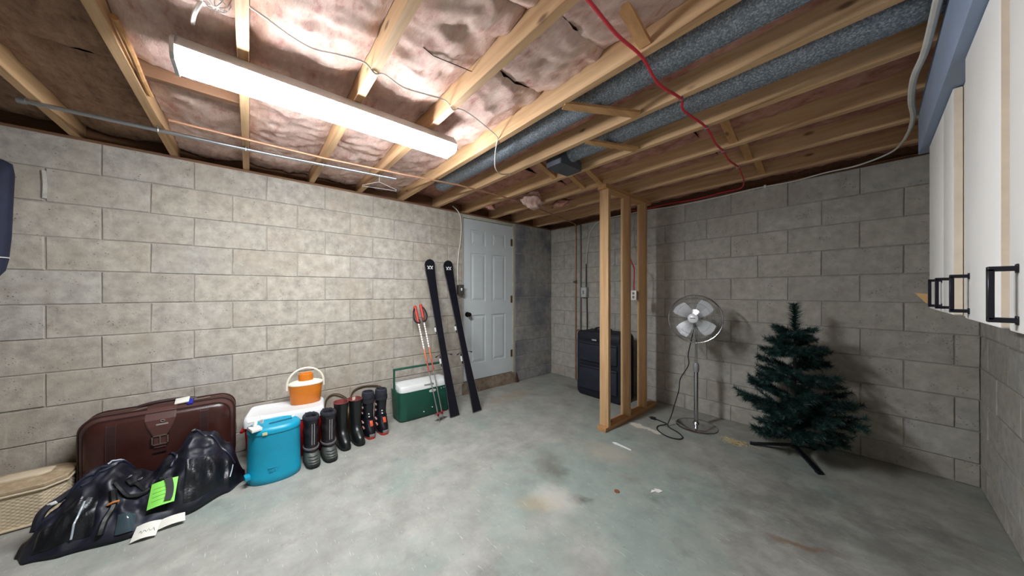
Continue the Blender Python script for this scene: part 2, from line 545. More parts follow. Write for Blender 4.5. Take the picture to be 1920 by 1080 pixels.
# ceiling: subfloor, joists, rim boards, insulation
b = MB(); b.box(-0.2, W + 0.2, YR - 0.2, YB + 0.2, ZS, ZS + 0.03)
ceiling = structure(b.build('ceiling', M_SUBFLOOR))
JY = [-3.27, -2.86, -2.45, -2.04, -1.63, -1.23, -0.82, -0.405, -0.02, 0.415, 0.807, 1.212, 1.62, 2.01, 2.42, 2.82, 3.24]
JT = 0.038
first = None
for i, y in enumerate(JY):
    b = MB(); b.box(-0.11, W + 0.1, y - JT / 2, y + JT / 2, ZJ, ZS - 0.001)
    if first is None:
        first = b.build('joist', M_JOIST, ceiling, bevel=0.002, seg=1)
        fy = y
    else:
        link_copy(first, ceiling, (0, y - fy, 0))
b = MB(); b.box(-0.15, -0.112, YR, YB + 0.1, ZJ, ZS - 0.001); b.build('rim_board', M_SILL, ceiling)
b = MB(); b.box(-0.1, W, YB + 0.05, YB + 0.09, ZJ, ZS - 0.001); b.build('rim_board', M_SILL, ceiling)
b = MB(); b.box(W + 0.102, W + 0.14, YR, YB, ZJ, ZS - 0.001); b.build('rim_board', M_SILL, ceiling)

def batt(x0, x1, y0, y1, zbase, amp, m, seed, sag=0.0, edge=0.03, xedge=0.014):
    nx, ny = max(6, int((x1 - x0) / 0.017)), max(5, int((y1 - y0) / 0.017))
    vs, fs = [], []
    for i in range(nx + 1):
        for j in range(ny + 1):
            x = x0 + (x1 - x0) * i / nx; y = y0 + (y1 - y0) * j / ny
            p = Vector((x * 5 + seed * 7.1, y * 7, seed))
            h = noise.fractal(p, 0.9, 2.0, 4) * amp * 0.55 + (abs(noise.noise(p * 1.7 + Vector((3, 1, 7)))) - 0.2) * amp * 0.7 + (abs(noise.noise(p * 4.1)) - 0.2) * amp * 0.30 + noise.noise(p * 9.0) * amp * 0.10
            t = math.sin(math.pi * j / ny)
            t2 = min(1, min(i, nx - i) / 2.0)
            z = zbase + edge * (1 - t) * 0.8 + xedge * (1 - t2) - sag * t + h
            vs.append((x, y, min(z, ZS - 0.012)))
    n1 = ny + 1
    for i in range(nx):
        for j in range(ny):
            fs.append((i * n1 + j, (i + 1) * n1 + j, (i + 1) * n1 + j + 1, i * n1 + j + 1))
    top = len(vs)
    vs += [(x0, y0, ZS - 0.004), (x1, y0, ZS - 0.004), (x1, y1, ZS - 0.004), (x0, y1, ZS - 0.004)]
    c = [0, nx * n1, nx * n1 + ny, ny]
    fs += [(c[0], c[3], top + 3, top), (c[1], top + 1, top + 2, c[2]), (top, top + 3, top + 2, top + 1)]
    b = MB(); b.add(vs, fs)
    return b.build('insulation_batt', m, ceiling, smooth=True, angle=180)

e = JT / 2 + 0.002
seed = 1
for i in range(len(JY) - 1):
    y0, y1 = JY[i] + e, JY[i + 1] - e
    if JY[i] < -1.3:
        batt(-0.1, W + 0.1, y0, y1, 2.29, 0.02, M_PINK, seed); seed += 1
        continue
    if i in (5, 6):                                   # bays beyond the end of the lamp: older brown batts, the shade there put into their colour too
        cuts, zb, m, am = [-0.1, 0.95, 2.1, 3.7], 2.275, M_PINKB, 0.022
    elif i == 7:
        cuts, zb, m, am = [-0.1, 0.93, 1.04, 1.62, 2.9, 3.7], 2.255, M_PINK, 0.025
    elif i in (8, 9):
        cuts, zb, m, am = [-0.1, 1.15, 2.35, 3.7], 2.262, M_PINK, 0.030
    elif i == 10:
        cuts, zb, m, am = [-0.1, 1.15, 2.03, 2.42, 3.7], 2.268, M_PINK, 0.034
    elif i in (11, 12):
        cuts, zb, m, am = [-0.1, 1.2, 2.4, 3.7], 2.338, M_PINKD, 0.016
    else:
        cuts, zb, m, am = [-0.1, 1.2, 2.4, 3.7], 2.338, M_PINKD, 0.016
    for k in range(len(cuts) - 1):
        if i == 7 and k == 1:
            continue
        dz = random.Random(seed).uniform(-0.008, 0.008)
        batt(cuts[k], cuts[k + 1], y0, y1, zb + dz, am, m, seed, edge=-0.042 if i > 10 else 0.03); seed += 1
batt(0.02, W, JY[-1] + e, YB + 0.045, 2.25, 0.03, M_PINKD, 77)

def bridging(y0, y1, x, flip=False, w=0.045, t=0.018):
    """diagonal brace between two joists"""
    a, c = (x, y0 + e, ZS - 0.035), (x, y1 - e, ZJ + 0.02)
    if flip:
        a, c = (x + 0.05, y0 + e, ZJ + 0.02), (x + 0.05, y1 - e, ZS - 0.035)
    b = MB(); b.beam(a, c, w, t, up=(0, 0.4, 1))
    b.build('bridging', M_PLATE, ceiling)
for i in (10, 13, 14, 15):
    bridging(JY[i], JY[i + 1], 2.60)
for i in (12, 13):
    bridging(JY[i], JY[i + 1], 1.42)
bridging(JY[13], JY[14], 1.60)
# solid blocking between two joists, and the two straps under the ducts
b = MB(); b.box(1.02, 1.06, JY[7] + e, JY[8] - e, 2.215, ZS - 0.002); b.build('blocking', M_SILL, ceiling)
b = MB(); b.beam((2.15, JY[11] + e - 0.002, 2.205), (2.36, JY[12] - e, 2.205), 0.055, 0.014); b.build('duct_strap', M_PLATE, ceiling)
b = MB(); b.beam((2.00, JY[12] + e - 0.002, 2.205), (2.15, JY[13] - e, 2.205), 0.050, 0.014); b.build('duct_strap', M_PLATE, ceiling)

# torn insulation hanging below the joists near the door corner
def tuft(name, c, w, d, h, sd, label, m=M_PINKD):
    rings = []
    for i in range(17):
        t = i / 16
        rg = []
        for k in range(28):
            a = 2 * math.pi * k / 28
            q = 1 + 0.55 * noise.noise(Vector((math.cos(a) * 1.6 + sd, math.sin(a) * 1.6, t * 3))) + 0.35 * noise.noise(Vector((math.cos(a) * 4 + sd, math.sin(a) * 4, t * 7)))
            f = math.sin(math.pi * (0.12 + 0.80 * t)) ** 0.5
            rg.append((c[0] + math.cos(a) * w * q * f + 0.02 * math.sin(t * 5 + sd), c[1] + math.sin(a) * d * q * f, c[2] + h * (t - 0.5) + 0.015 * noise.noise(Vector((a, t * 4, sd)))))
        rings.append(rg)
    b = MB(); b.loft(rings)
    return tag(b.build(name, m, smooth=True, angle=180), label, 'insulation')
tuft('insulation_scrap', (0.90, 2.24, 2.19), 0.075, 0.10, 0.17, 2.0, 'large torn scrap of pink insulation drooping below the joists near the door', M_PINK)
tuft('insulation_scrap', (0.95, 2.62, 2.22), 0.12, 0.06, 0.08, 5.0, 'flat rose wad of insulation behind the drooping scrap')
tuft('insulation_scrap', (0.42, 2.05, 2.20), 0.05, 0.05, 0.09, 8.0, 'small rose tuft of insulation above the white door')

# ------------------------------------------------------------------ fluorescent lamp
def lamp(cx, cy, rotz, label):
    hw, hl = 0.0725, 0.59
    t = thing('fluorescent_light', label, 'ceiling light', (cx, cy, 2.096), rotz)
    M_H = mat('lamp_enamel', (196, 198, 198), 0.4, var=0.03)
    xa, xb, z = -hw, hw, 0.0
    # enamelled tray with small lips, closed at one end by a metal cap
    b = MB(); b.loft([[(x, y, q) for x, q in ((xa - 0.008, 0.046), (xa - 0.008, 0.052), (xa + 0.034, 0.103), (xb - 0.034, 0.103), (xb + 0.008, 0.052), (xb + 0.008, 0.046))] for y in (-hl, hl)]); b.build('housing', M_H, t, local=True)
    b = MB(); b.prism([(xa - 0.009, 0.066), (xa - 0.006, 0.016), (xa + 0.012, 0.0), (xb - 0.012, 0.0), (xb + 0.006, 0.016), (xb + 0.009, 0.066), (xb - 0.032, 0.102), (xa + 0.032, 0.102)], (0, -hl - 0.006, 0), (1, 0, 0), (0, 0, 1), (0, 0.012, 0))
    b.build('end_cap', M_H, t, local=True)
    if 'lit_diffuser' not in MATS:
        q = NT('lit_diffuser')
        em = q.n('ShaderNodeEmission'); em.inputs[0].default_value = (0.92, 0.96, 1.0, 1); em.inputs[1].default_value = TUBE_STRENGTH
        out = [n for n in q.t.nodes if n.type == 'OUTPUT_MATERIAL'][0]
        q.l(em.outputs[0], out.inputs[0])
        MATS['lit_diffuser'] = q.m
    b = MB()
    pr = [(xa, 0.0455), (xa, 0.024), (xa + 0.008, 0.009), (xa + 0.022, 0.003), (xb - 0.022, 0.003), (xb - 0.008, 0.009), (xb, 0.024), (xb, 0.0455)]
    b.loft([[(x, y, q) for x, q in pr] for y in (-hl + 0.007, hl)])
    b.build('diffuser', MATS['lit_diffuser'], t, local=True)
lamp(1.4575, 0.375, 0.0, 'long white fluorescent ceiling light with glowing diffuser hung across the joists')

# ------------------------------------------------------------------ door
def door():
    M_D = mat('door_paint', (196, 202, 204), 0.45, var=0.03, scale=6)
    M_T = mat('door_frame_paint', (176, 172, 158), 0.6, var=0.12, scale=10)
    M_BR = mat('hinge_brass', (116, 96, 62), 0.4, 0.8)
    M_KN = mat('dark_knob', (58, 54, 50), 0.25, 0.9)
    org = Vector((-0.03, (DY0 + DY1) / 2, DZ0))
    f = MB()
    f.box(-0.13, -0.004, DY1 - 0.005, DY1 + 0.032, 0.02, ZT - 0.002)          # hinge jamb
    f.box(-0.13, -0.004, DY0 - 0.008, DY0 + 0.004, 0.02, ZT - 0.002)          # latch jamb
    f.box(-0.13, -0.004, DY0 + 0.004, DY1 - 0.005, DZ1 + 0.004, ZT - 0.002)   # head
    structure(f.build('trim_1', M_T, bevel=0.003), 'cream wooden frame around the white door')
    X = -0.022
    d = MB(); d.box(X - 0.044, X - 0.010, DY0 + 0.006, DY1 - 0.008, DZ0, DZ1)
    dr = d.build('door_1', M_D)
    structure(dr, 'white six-panel door in the block wall')
    # stiles and rails stand proud of the panels
    y0, y1 = DY0 + 0.006, DY1 - 0.008
    wd = y1 - y0; st = 0.115; mid = (y0 + y1) / 2
    cols = [(y0 + st, mid - 0.05), (mid + 0.05, y1 - st)]
    hh = DZ1 - DZ0
    rowz = [(DZ0 + 0.20, DZ0 + 0.20 + 0.60), (DZ0 + 0.97, DZ0 + 1.57), (DZ0 + 1.67, DZ0 + 1.86)]
    def fr(name, ya, yb, za, zb):
        q = MB(); q.box(X - 0.010, X, ya, yb, za, zb); q.build(name, M_D, dr)
    fr('stile', y0, y0 + st, DZ0, DZ1); fr('stile', y1 - st, y1, DZ0, DZ1); fr('stile', mid - 0.05, mid + 0.05, DZ0, DZ1)
    zz = [DZ0] + [v for r in rowz for v in r] + [DZ1]
    for k in range(0, len(zz), 2):
        for ya, yb in cols:
            fr('rail', ya, yb, zz[k], zz[k + 1])
    for ya, yb in cols:
        for za, zb in rowz:
            q = MB()
            r0 = [(X - 0.0102, ya + 0.016, za + 0.016), (X - 0.0102, yb - 0.016, za + 0.016), (X - 0.0102, yb - 0.016, zb - 0.016), (X - 0.0102, ya + 0.016, zb - 0.016)]
            r1 = [(X - 0.002, ya + 0.045, za + 0.045), (X - 0.002, yb - 0.045, za + 0.045), (X - 0.002, yb - 0.045, zb - 0.045), (X - 0.002, ya + 0.045, zb - 0.045)]
            q.loft([r0, r1], cap0=False)
            q.build('raised_panel', M_D, dr)
    for z in (1.915, 1.14, 0.40):
        q = MB(); q.box(X, X + 0.003, y1 - 0.022, y1 + 0.004, z - 0.048, z + 0.048); q.tube([(X + 0.006, y1 + 0.002, z - 0.05), (X + 0.006, y1 + 0.002, z + 0.05)], 0.006, 8)
        q.build('hinge', M_BR, dr)
    kb = MB(); kz, ky = 0.965, y0 + 0.062
    rot = Matrix.Rotation(R(90), 4, 'Y')
    prof = [(0.0, 0.0), (0.031, 0.0), (0.031, 0.006), (0.012, 0.010), (0.011, 0.032), (0.022, 0.040), (0.027, 0.055), (0.022, 0.066), (0.0, 0.068)]
    n = 20
    kb.loft([[Vector((X + z, ky + r * math.cos(2 * math.pi * k / n), kz + r * math.sin(2 * math.pi * k / n))) for k in range(n)] for r, z in [(max(r, 1e-4), z) for r, z in prof]])
    kb.build('knob', M_KN, dr, smooth=True)
    # crumbling concrete step under the door
    M_ST = mat('door_step', (142, 128, 112), 0.95, var=0.3, scale=18, bump=0.6, bscale=40, c2=(104, 86, 70))
    s = MB()
    ny = 26; rg = []
    for i in range(ny + 1):
        y = DY0 - 0.01 + (DY1 + 0.035 - DY0) * i / ny
        jz = 0.008 * noise.noise(Vector((y * 13, 0, 0))); jx = 0.014 * noise.noise(Vector((y * 11, 3, 0)))
        rg.append([(-0.139, y, 0.0), (0.012 + jx, y, 0.0), (0.008 + jx, y, 0.07 + jz), (-0.004 + jx * 0.4, y, DZ0 - 0.008 + jz * 0.6), (-0.139, y, DZ0 - 0.006)])
    s.loft(rg)
    structure(s.build('trim_2', M_ST, smooth=True, angle=30), 'crumbling concrete sill step under the white door')
    # rotten wood at the foot of the jamb
    c = MB()
    c.loft([[(0.004 + (0.05 * (1 - t) * (0.7 + 0.5 * noise.noise(Vector((k * 1.7, t * 5, 0))))) * math.cos(a), DY1 + 0.055 + 0.035 * (1.1 - t) * math.sin(a), 0.135 * t) for k, a in enumerate([math.pi * (-0.5 + q / 6) for q in range(7)])] for t in (0, 0.25, 0.5, 0.75, 1.0)])
    tag(c.build('rotten_wood', mat('rotten_wood', (74, 50, 38), 0.95, var=0.3, bump=0.6)), 'dark lump of rotten wood at the foot of the door frame', 'wood')
door()

# ------------------------------------------------------------------ right side: bulkhead and wall cupboards
M_BLUE = mat('blue_grey_paint', (148, 164, 190), 0.55, var=0.08, scale=5)
b = MB(); b.box(3.344, W - 0.004, 0.35, 2.68, 1.964, 2.198)
tag(b.build('bulkhead', M_BLUE, bevel=0.003), 'blue grey boxed bulkhead above the wall cupboards', 'bulkhead')

M_CAB = mat('cabinet_paint', (243, 240, 236), 0.45, var=0.03, scale=4)
M_CABF = mat('cabinet_frame_paint', (220, 208, 192), 0.5, var=0.05, scale=6)
M_HAND = mat('black_handle', (24, 24, 36), 0.35, 0.3)
M_EDGE = mat('chipped_edge', (212, 202, 186), 0.6, var=0.08, scale=20)
M_CABEDGE = mat('cabinet_raw_edge', (230, 217, 200), 0.7, var=0.08, scale=15)
def cupboard(y0, y1, doors, label):
    FX = 3.391
    t = thing('wall_cupboard', label, 'cupboard', (3.51, (y0 + y1) / 2, 1.157), group=None)
    b = MB(); b.box(FX, W - 0.004, y0, y1, 1.157, 1.962); b.build('carcass', M_CABF, t, bevel=0.002)
    for da, db, hy in doors:
        d = MB(); d.box(FX - 0.022, FX - 0.001, da, db, 1.160, 1.958)
        dd = d.build('cupboard_door', M_CAB, t, bevel=0.0035)
        ed = MB(); ed.box(FX - 0.0205, FX - 0.0025, da - 0.0012, da + 0.0004, 1.1635, 1.9545); ed.build('raw_edge', M_CABEDGE, dd)
        h = MB()
        z0, z1, xo, hw = 1.185, 1.288, FX - 0.022 - 0.030, 0.0085
        h.box(xo - 0.004, xo + 0.004, hy - hw, hy + hw, z0, z1)
        for z in (z0, z1):
            h.box(xo - 0.004, FX - 0.0222, hy - hw, hy + hw, z - 0.005, z + 0.005)
            h.box(FX - 0.0245, FX - 0.0221, hy - 0.008, hy + 0.008, z - 0.009, z + 0.009)
        h.build('handle', M_HAND, dd, bevel=0.001, seg=1)
cupboard(1.80, 2.55, [(2.105, 2.545, 2.135), (1.884, 2.098, 1.925)], 'white wall cupboard at the end of the bulkhead beside the block wall')
cupboard(0.45, 1.795, [(1.281, 1.669, 1.607), (0.86, 1.208, 1.149), (0.47, 0.84, 0.80)], 'long white wall cupboard with flush doors next to the end cupboard')
b = MB()
b.prism([(0, 0), (0.05, 0.012), (0.10, 0.03), (0.12, 0.09), (0.09, 0.10), (0.075, 0.075), (0.05, 0.06), (0.02, 0.045), (-0.035, 0.05), (-0.02, 0.03)], (3.36, 2.556, 1.185), (1, 0, 0), (0, 0, 1), (0, 0.004, 0))
tag(b.build('torn_cardboard', mat('cardboard', (206, 164, 112), 0.8)), 'torn scrap of tan cardboard stuck to the end of a cupboard', 'cardboard')

# ------------------------------------------------------------------ ducts
def duct(x0, x1, y, z, label, boot=False):
    t = thing('round_duct', label, 'duct', ((x0 + x1) / 2, y, z - 0.075))
    n = 28
    prof = [(x0, 0.075)]
    x = x0
    for xs in (x0 + 0.95, x0 + 1.9):
        if xs < x1 - 0.1:
            prof += [(xs, 0.075), (xs + 0.004, 0.0772), (xs + 0.02, 0.0772), (xs + 0.024, 0.075)]
    prof.append((x1, 0.075))
    b = MB(); b.loft([[(px, y + r * math.cos(2 * math.pi * k / n), z + r * math.sin(2 * math.pi * k / n)) for k in range(n)] for px, r in prof])
    b.build('duct_pipe', M_GALV, t, smooth=True)
    b = MB(); b.tube([(x0, y + 0.03, z - 0.0695), (x1, y + 0.03, z - 0.0695)], 0.0022, 4); b.build('seam', M_GALV, t)
    if boot:
        M_BOOT = mat('dark_duct_boot', (92, 96, 104), 0.5, 0.5, var=0.15)
        b = MB(); b.loft([[(x0 + 0.01, y + 0.073 * math.cos(2 * math.pi * k / 16), z + 0.073 * math.sin(2 * math.pi * k / 16)) for k in range(16)],
                          [(x0 - 0.06, y + 0.075 * math.cos(2 * math.pi * k / 16), z - 0.02 + 0.073 * math.sin(2 * math.pi * k / 16)) for k in range(16)]])
        b.build('elbow', M_GALV, t, smooth=True)
        b = MB(); b.loft([superring(x0 - 0.10, y, 2.172, 0.075, 0.125, 4 * 5, 12), superring(x0 - 0.10, y, 2.23, 0.078, 0.128, 20, 12), superring(x0 - 0.08, y, 2.285, 0.055, 0.08, 20, 4)])
        b.build('duct_boot', M_BOOT, t)
    return t
duct(0.48, 3.60, 1.405, 2.291, 'long galvanised round duct in the joist bay nearer the ceiling light')
duct(1.76, 3.56, 1.825, 2.290, 'shorter galvanised round duct ending in a dark metal boot box', boot=True)

# ------------------------------------------------------------------ pipes and cables
M_COPPER = mat('copper_pipe', (186, 140, 112), 0.4, 0.5, var=0.2)
M_COND = mat('steel_conduit', (176, 180, 184), 0.3, 0.9, var=0.05)
M_WHITEC = mat('white_cable', (214, 210, 202), 0.5)
M_REDC = mat('red_cable', (190, 36, 52), 0.45)
M_BLACK = mat('black_rubber', (18, 18, 22), 0.45)
M_BOXG = mat('grey_box', (150, 154, 156), 0.45, 0.3)

t = thing('conduit', 'thin shiny steel conduit strapped under the joists along the block wall', 'pipe', (0.5, 0, 2.17))
b = MB(); b.tube(spline([(0.458, -0.845, 2.186), (0.475, -0.4, 2.186), (0.50, 0.1, 2.186), (0.56, 0.6, 2.186), (0.60, 0.93, 2.186)], 6), 0.011, 10); b.build('conduit_pipe', M_COND, t, smooth=True)
for x, y in ((0.478, -0.405), (0.492, -0.02), (0.532, 0.415)):
    b = MB(); b.tube([(x - 0.03, y, 2.199), (x - 0.013, y, 2.19), (x - 0.008, y, 2.175), (x + 0.008, y, 2.175), (x + 0.013, y, 2.19), (x + 0.03, y, 2.199)], 0.003, 6); b.build('strap', M_COND, t)
b = MB(); b.tube([(0.458, -0.842, 2.186), (0.457, -0.868, 2.186)], 0.016, 10); b.build('fitting', M_COND, t, smooth=True)

t = thing('copper_pipe', 'thin copper pipe under the joists that drops down the back wall', 'pipe', (0.56, 3.46, 0.0))
b = MB(); b.tube([(0.66, -0.34, 2.19), (0.655, 0.0, 2.19), (0.66, 0.4, 2.19), (0.72, 0.9, 2.19), (0.80, 1.4, 2.19), (0.80, 1.9, 2.19), (0.72, 2.5, 2.19), (0.56, 3.2, 2.19), (0.487, 3.475, 2.19)], 0.0075, 8); b.build('overhead_pipe', M_COPPER, t, smooth=True)
b = MB(); b.tube([(0.487, 3.475, 2.195), (0.484, 3.482, 2.15), (0.482, 3.482, 1.2), (0.484, 3.482, 0.02)], 0.0095, 10); b.build('drop_pipe', M_COPPER, t, smooth=True)
b = MB(); b.tube([(0.483, 3.482, 1.40), (0.483, 3.482, 1.36)], 0.017, 8); b.tube([(0.483, 3.482, 1.38), (0.445, 3.478, 1.38)], 0.007, 6); b.build('valve', mat('dark_brass', (92, 80, 62), 0.5, 0.6), t)
b = MB(); b.tube([(0.484, 3.482, 0.70), (0.546, 3.482, 0.72)], 0.006, 6); b.build('branch', M_COPPER, t)
b = MB(); b.tube([(0.563, 3.495, 2.178), (0.563, 3.495, 0.02)], 0.011, 8)
tag(b.build('grey_pipe', mat('grey_pipe', (112, 108, 102), 0.5, 0.4), smooth=True), 'dull grey pipe on the back wall beside the copper drop', 'pipe')

b = MB(); b.tube(spline([(1.42, -0.368, 2.226), (1.22, -0.365, 2.214), (1.02, -0.372, 2.214), (0.86, -0.374, 2.218)], 6), 0.011, 8)
tag(b.build('wood_pole', M_PLATE, smooth=True), 'thin wooden pole tucked against a joist near the end of the lamp', 'pole')

# red cable across the joists, along the wall head and down to the outlet on the stud
red = [(2.58, 0.45, 2.188), (2.585, 0.80, 2.190), (2.575, 1.02, 2.186), (2.582, 1.20, 2.188), (2.56, 1.40, 2.178), (2.575, 1.61, 2.190), (2.548, 1.72, 2.186), (2.565, 2.0, 2.190), (2.54, 2.25, 2.184), (2.535, 2.42, 2.19), (2.52, 2.62, 2.186), (2.525, 2.82, 2.19), (2.50, 3.05, 2.188), (2.47, 3.24, 2.19), (2.40, 3.44, 2.195), (2.25, 3.488, 2.205), (2.0, 3.492, 2.196), (1.75, 3.490, 2.206), (1.5, 3.485, 2.20), (1.40, 3.46, 2.195), (1.36, 3.36, 2.17), (1.345, 3.30, 2.0), (1.36, 3.28, 1.80), (1.43, 3.22, 1.66), (1.50, 3.15, 1.55), (1.545, 3.105, 1.50), (1.552, 3.098, 1.40), (1.548, 3.098, 1.30), (1.55, 3.098, 1.245)]
t = thing('red_cable', 'red electrical cable crossing under the joists and dropping to the stud outlet', 'cable', (2.5, 2.0, 2.18))
b = MB(); b.tube(spline(red, 5), 0.0062, 6); b.build('cable', M_REDC, t, smooth=True)
for k in (1, 5, 7, 9, 11):
    p = Vector(red[k]); b = MB(); b.box(p.x - 0.010, p.x + 0.010, p.y - 0.002, p.y + 0.002, p.z - 0.009, ZJ - 0.0005); b.build('staple', M_COND, t)

# white cable: thick along the bulkhead, then along the top of the back wall, down to the box
wc = [(3.322, 1.35, 2.185), (3.322, 1.70, 2.185), (3.319, 2.0, 2.182), (3.304, 2.2, 2.178), (3.310, 2.46, 2.178), (3.328, 2.66, 2.172), (3.328, 2.85, 2.172), (3.318, 3.08, 2.186)]
t = thing('white_cable', 'white cable hugging the bulkhead and the top of the back wall', 'cable', (2.5, 3.4, 2.18))
b = MB(); b.tube(spline(wc, 6), [0.0115] * 31 + [0.010] * 5 + [0.008] * 7, 8); b.build('taped_cable', M_WHITEC, t, smooth=True)
wc2 = [(3.318, 3.08, 2.186), (3.27, 3.30, 2.186), (3.12, 3.46, 2.188), (2.95, 3.492, 2.192), (2.75, 3.497, 2.176), (2.5, 3.499, 2.182), (2.25, 3.499, 2.172), (2.0, 3.499, 2.168), (1.75, 3.499, 2.172), (1.5, 3.499, 2.185), (1.2, 3.499, 2.188), (0.98, 3.499, 2.185), (0.82, 3.497, 2.15), (0.73, 3.495, 2.06), (0.69, 3.495, 1.90), (0.664, 3.496, 1.74), (0.657, 3.496, 1.632)]
b = MB(); b.tube(spline(wc2, 6), 0.0055, 6); b.build('cable', M_WHITEC, t, smooth=True)
b = MB(); b.box(2.56, 2.575, 3.49, 3.503, 2.168, 2.194); b.build('clip', mat('clip_white', (230, 228, 222), 0.4), t)

# surface boxes
def wall_box(name, c, hw, hh, dp, label, axis, m, parts):
    t = thing(name, label, 'electrical box', c)
    cx, cy, cz = c
    b = MB()
    if axis == 'y':
        b.box(cx - hw, cx + hw, cy - dp, cy, cz - hh, cz + hh)
    else:
        b.box(cx, cx + dp, cy - hw, cy + hw, cz - hh, cz + hh)
    b.build('box', m, t, bevel=0.004)
    parts(t)
    return t
def p1(t):
    b = MB(); b.box(0.6, 0.68, 3.452, 3.4555, 1.17, 1.30); b.build('cover', mat('cover_plate', (196, 198, 196), 0.4), t, bevel=0.002)
    b = MB(); b.box(0.632, 0.648, 3.447, 3.453, 1.21, 1.26); b.build('switch_toggle', mat('toggle_grey', (120, 120, 118), 0.5), t)
    b = MB(); b.tube([(0.665, 3.494, 1.17), (0.668, 3.496, 0.9), (0.67, 3.496, 0.60)], 0.008, 8); b.build('conduit_drop', mat('dark_conduit', (66, 64, 62), 0.5, 0.4), t, smooth=True)
    b = MB(); b.tube([(0.655, 3.494, 1.30), (0.655, 3.494, 1.62)], 0.0085, 8); b.build('conduit_riser', mat('dark_conduit', (66, 64, 62), 0.5, 0.4), t, smooth=True)
wall_box('switch_box', (0.64, 3.5085, 1.235), 0.045, 0.07, 0.053, 'grey switch box on the back wall above the dark garment suitcase', 'y', M_BOXG, p1)
def p2(t):
    b = MB(); b.box(1.528, 1.592, 3.066, 3.0695, 1.155, 1.255); b.build('cover', mat('outlet_white', (224, 222, 214), 0.4), t, bevel=0.002)
    for z in (1.185, 1.225):
        b = MB(); b.box(1.548, 1.572, 3.0635, 3.0665, z - 0.013, z + 0.013); b.build('socket', mat('socket_face', (120, 112, 104), 0.4), t, bevel=0.002)
wall_box('outlet_box', (1.56, 3.1095, 1.205), 0.030, 0.046, 0.040, 'white outlet box fixed to the innermost stud', 'y', mat('outlet_steel', (176, 178, 178), 0.4, 0.5), p2)
def p3(t):
    b = MB(); b.box(0.054, 0.0575, 1.855, 1.925, 1.21, 1.325); b.build('cover', mat('dark_cover', (88, 86, 82), 0.4, 0.4), t, bevel=0.002)
    b = MB(); b.box(0.057, 0.066, 1.882, 1.898, 1.255, 1.285); b.build('switch_toggle', mat('toggle_white', (228, 226, 220), 0.4), t, bevel=0.001)
    b = MB(); b.tube(spline([(0.012, 1.80, 2.24), (0.014, 1.86, 2.20), (0.010, 1.905, 2.13), (0.009, 1.918, 2.0), (0.009, 1.905, 1.84), (0.009, 1.88, 1.68), (0.009, 1.868, 1.5), (0.010, 1.872, 1.322)], 6), 0.006, 6); b.build('cable', M_WHITEC, t, smooth=True)
wall_box('light_switch', (0.003, 1.89, 1.267), 0.032, 0.055, 0.052, 'dark light switch box with white toggle beside the door', 'x', mat('dark_steel_box', (74, 72, 70), 0.45, 0.4), p3)

# thin white wire woven between the joists by the lamp
ww = [(1.82, -0.04, 2.215), (1.79, 0.03, 2.215), (1.73, 0.12, 2.225), (1.70, 0.20, 2.235), (1.75, 0.29, 2.225), (1.78, 0.37, 2.218), (1.775, 0.415, 2.194), (1.765, 0.46, 2.215), (1.72, 0.56, 2.225), (1.74, 0.68, 2.228), (1.76, 0.765, 2.225), (1.76, 0.807, 2.194), (1.75, 0.85, 2.22), (1.72, 0.95, 2.235), (1.68, 1.10, 2.225), (1.66, 1.18, 2.21), (1.61, 1.212, 2.194), (1.52, 1.27, 2.185), (1.44, 1.33, 2.13), (1.40, 1.40, 2.115), (1.36, 1.48, 2.14), (1.30, 1.58, 2.185), (1.26, 1.62, 2.196)]
b = MB(); b.tube(spline(ww, 6), 0.0038, 6)
tag(b.build('lamp_wire', M_WHITEC, smooth=True), 'thin white wire looping from joist to joist beside the ceiling light', 'cable')
b = MB(); b.tube([(1.95, 0.43, 2.31), (1.96, 0.60, 2.255), (1.97, 0.79, 2.27)], 0.0018, 5)
tag(b.build('insulation_wire', M_BLACK), 'straight dark support wire spanning under a pink insulation batt', 'wire')

# caged work lamp hanging by the joist, with its white cord
t = thing('work_lamp', 'caged work lamp with teal body hung beside a joist', 'lamp', (1.69, -0.092, 2.22))
b = MB(); b.lathe([(0.0, 0), (0.02, 0.005), (0.032, 0.03), (0.034, 0.08), (0.022, 0.11), (0.0, 0.115)], (1.69, -0.092, 2.262), 16); b.build('body', mat('teal_glass', (30, 92, 108), 0.2, 0.0), t, smooth=True)
b = MB()
for k in range(10):
    a = 2 * math.pi * k / 10
    b.tube([(1.69 + r * math.cos(a), -0.092 + r * math.sin(a), z) for r, z in ((0.012, 2.238), (0.034, 2.248), (0.047, 2.285), (0.045, 2.33), (0.03, 2.372))], 0.0018, 5)
for r, z in ((0.034, 2.248), (0.047, 2.285), (0.045, 2.33)):
    b.tube([(1.69 + r * math.cos(2 * math.pi * k / 20), -0.092 + r * math.sin(2 * math.pi * k / 20), z) for k in range(20)], 0.0018, 5, closed=True)
b.build('wire_cage', mat('cage_steel', (190, 192, 196), 0.3, 0.8), t)
b = MB(); b.tube(spline([(1.665, -0.125, 2.262), (1.63, -0.145, 2.235), (1.59, -0.155, 2.228), (1.55, -0.16, 2.235), (1.52, -0.165, 2.26)], 6), 0.0065, 6); b.build('cord', M_WHITEC, t, smooth=True)

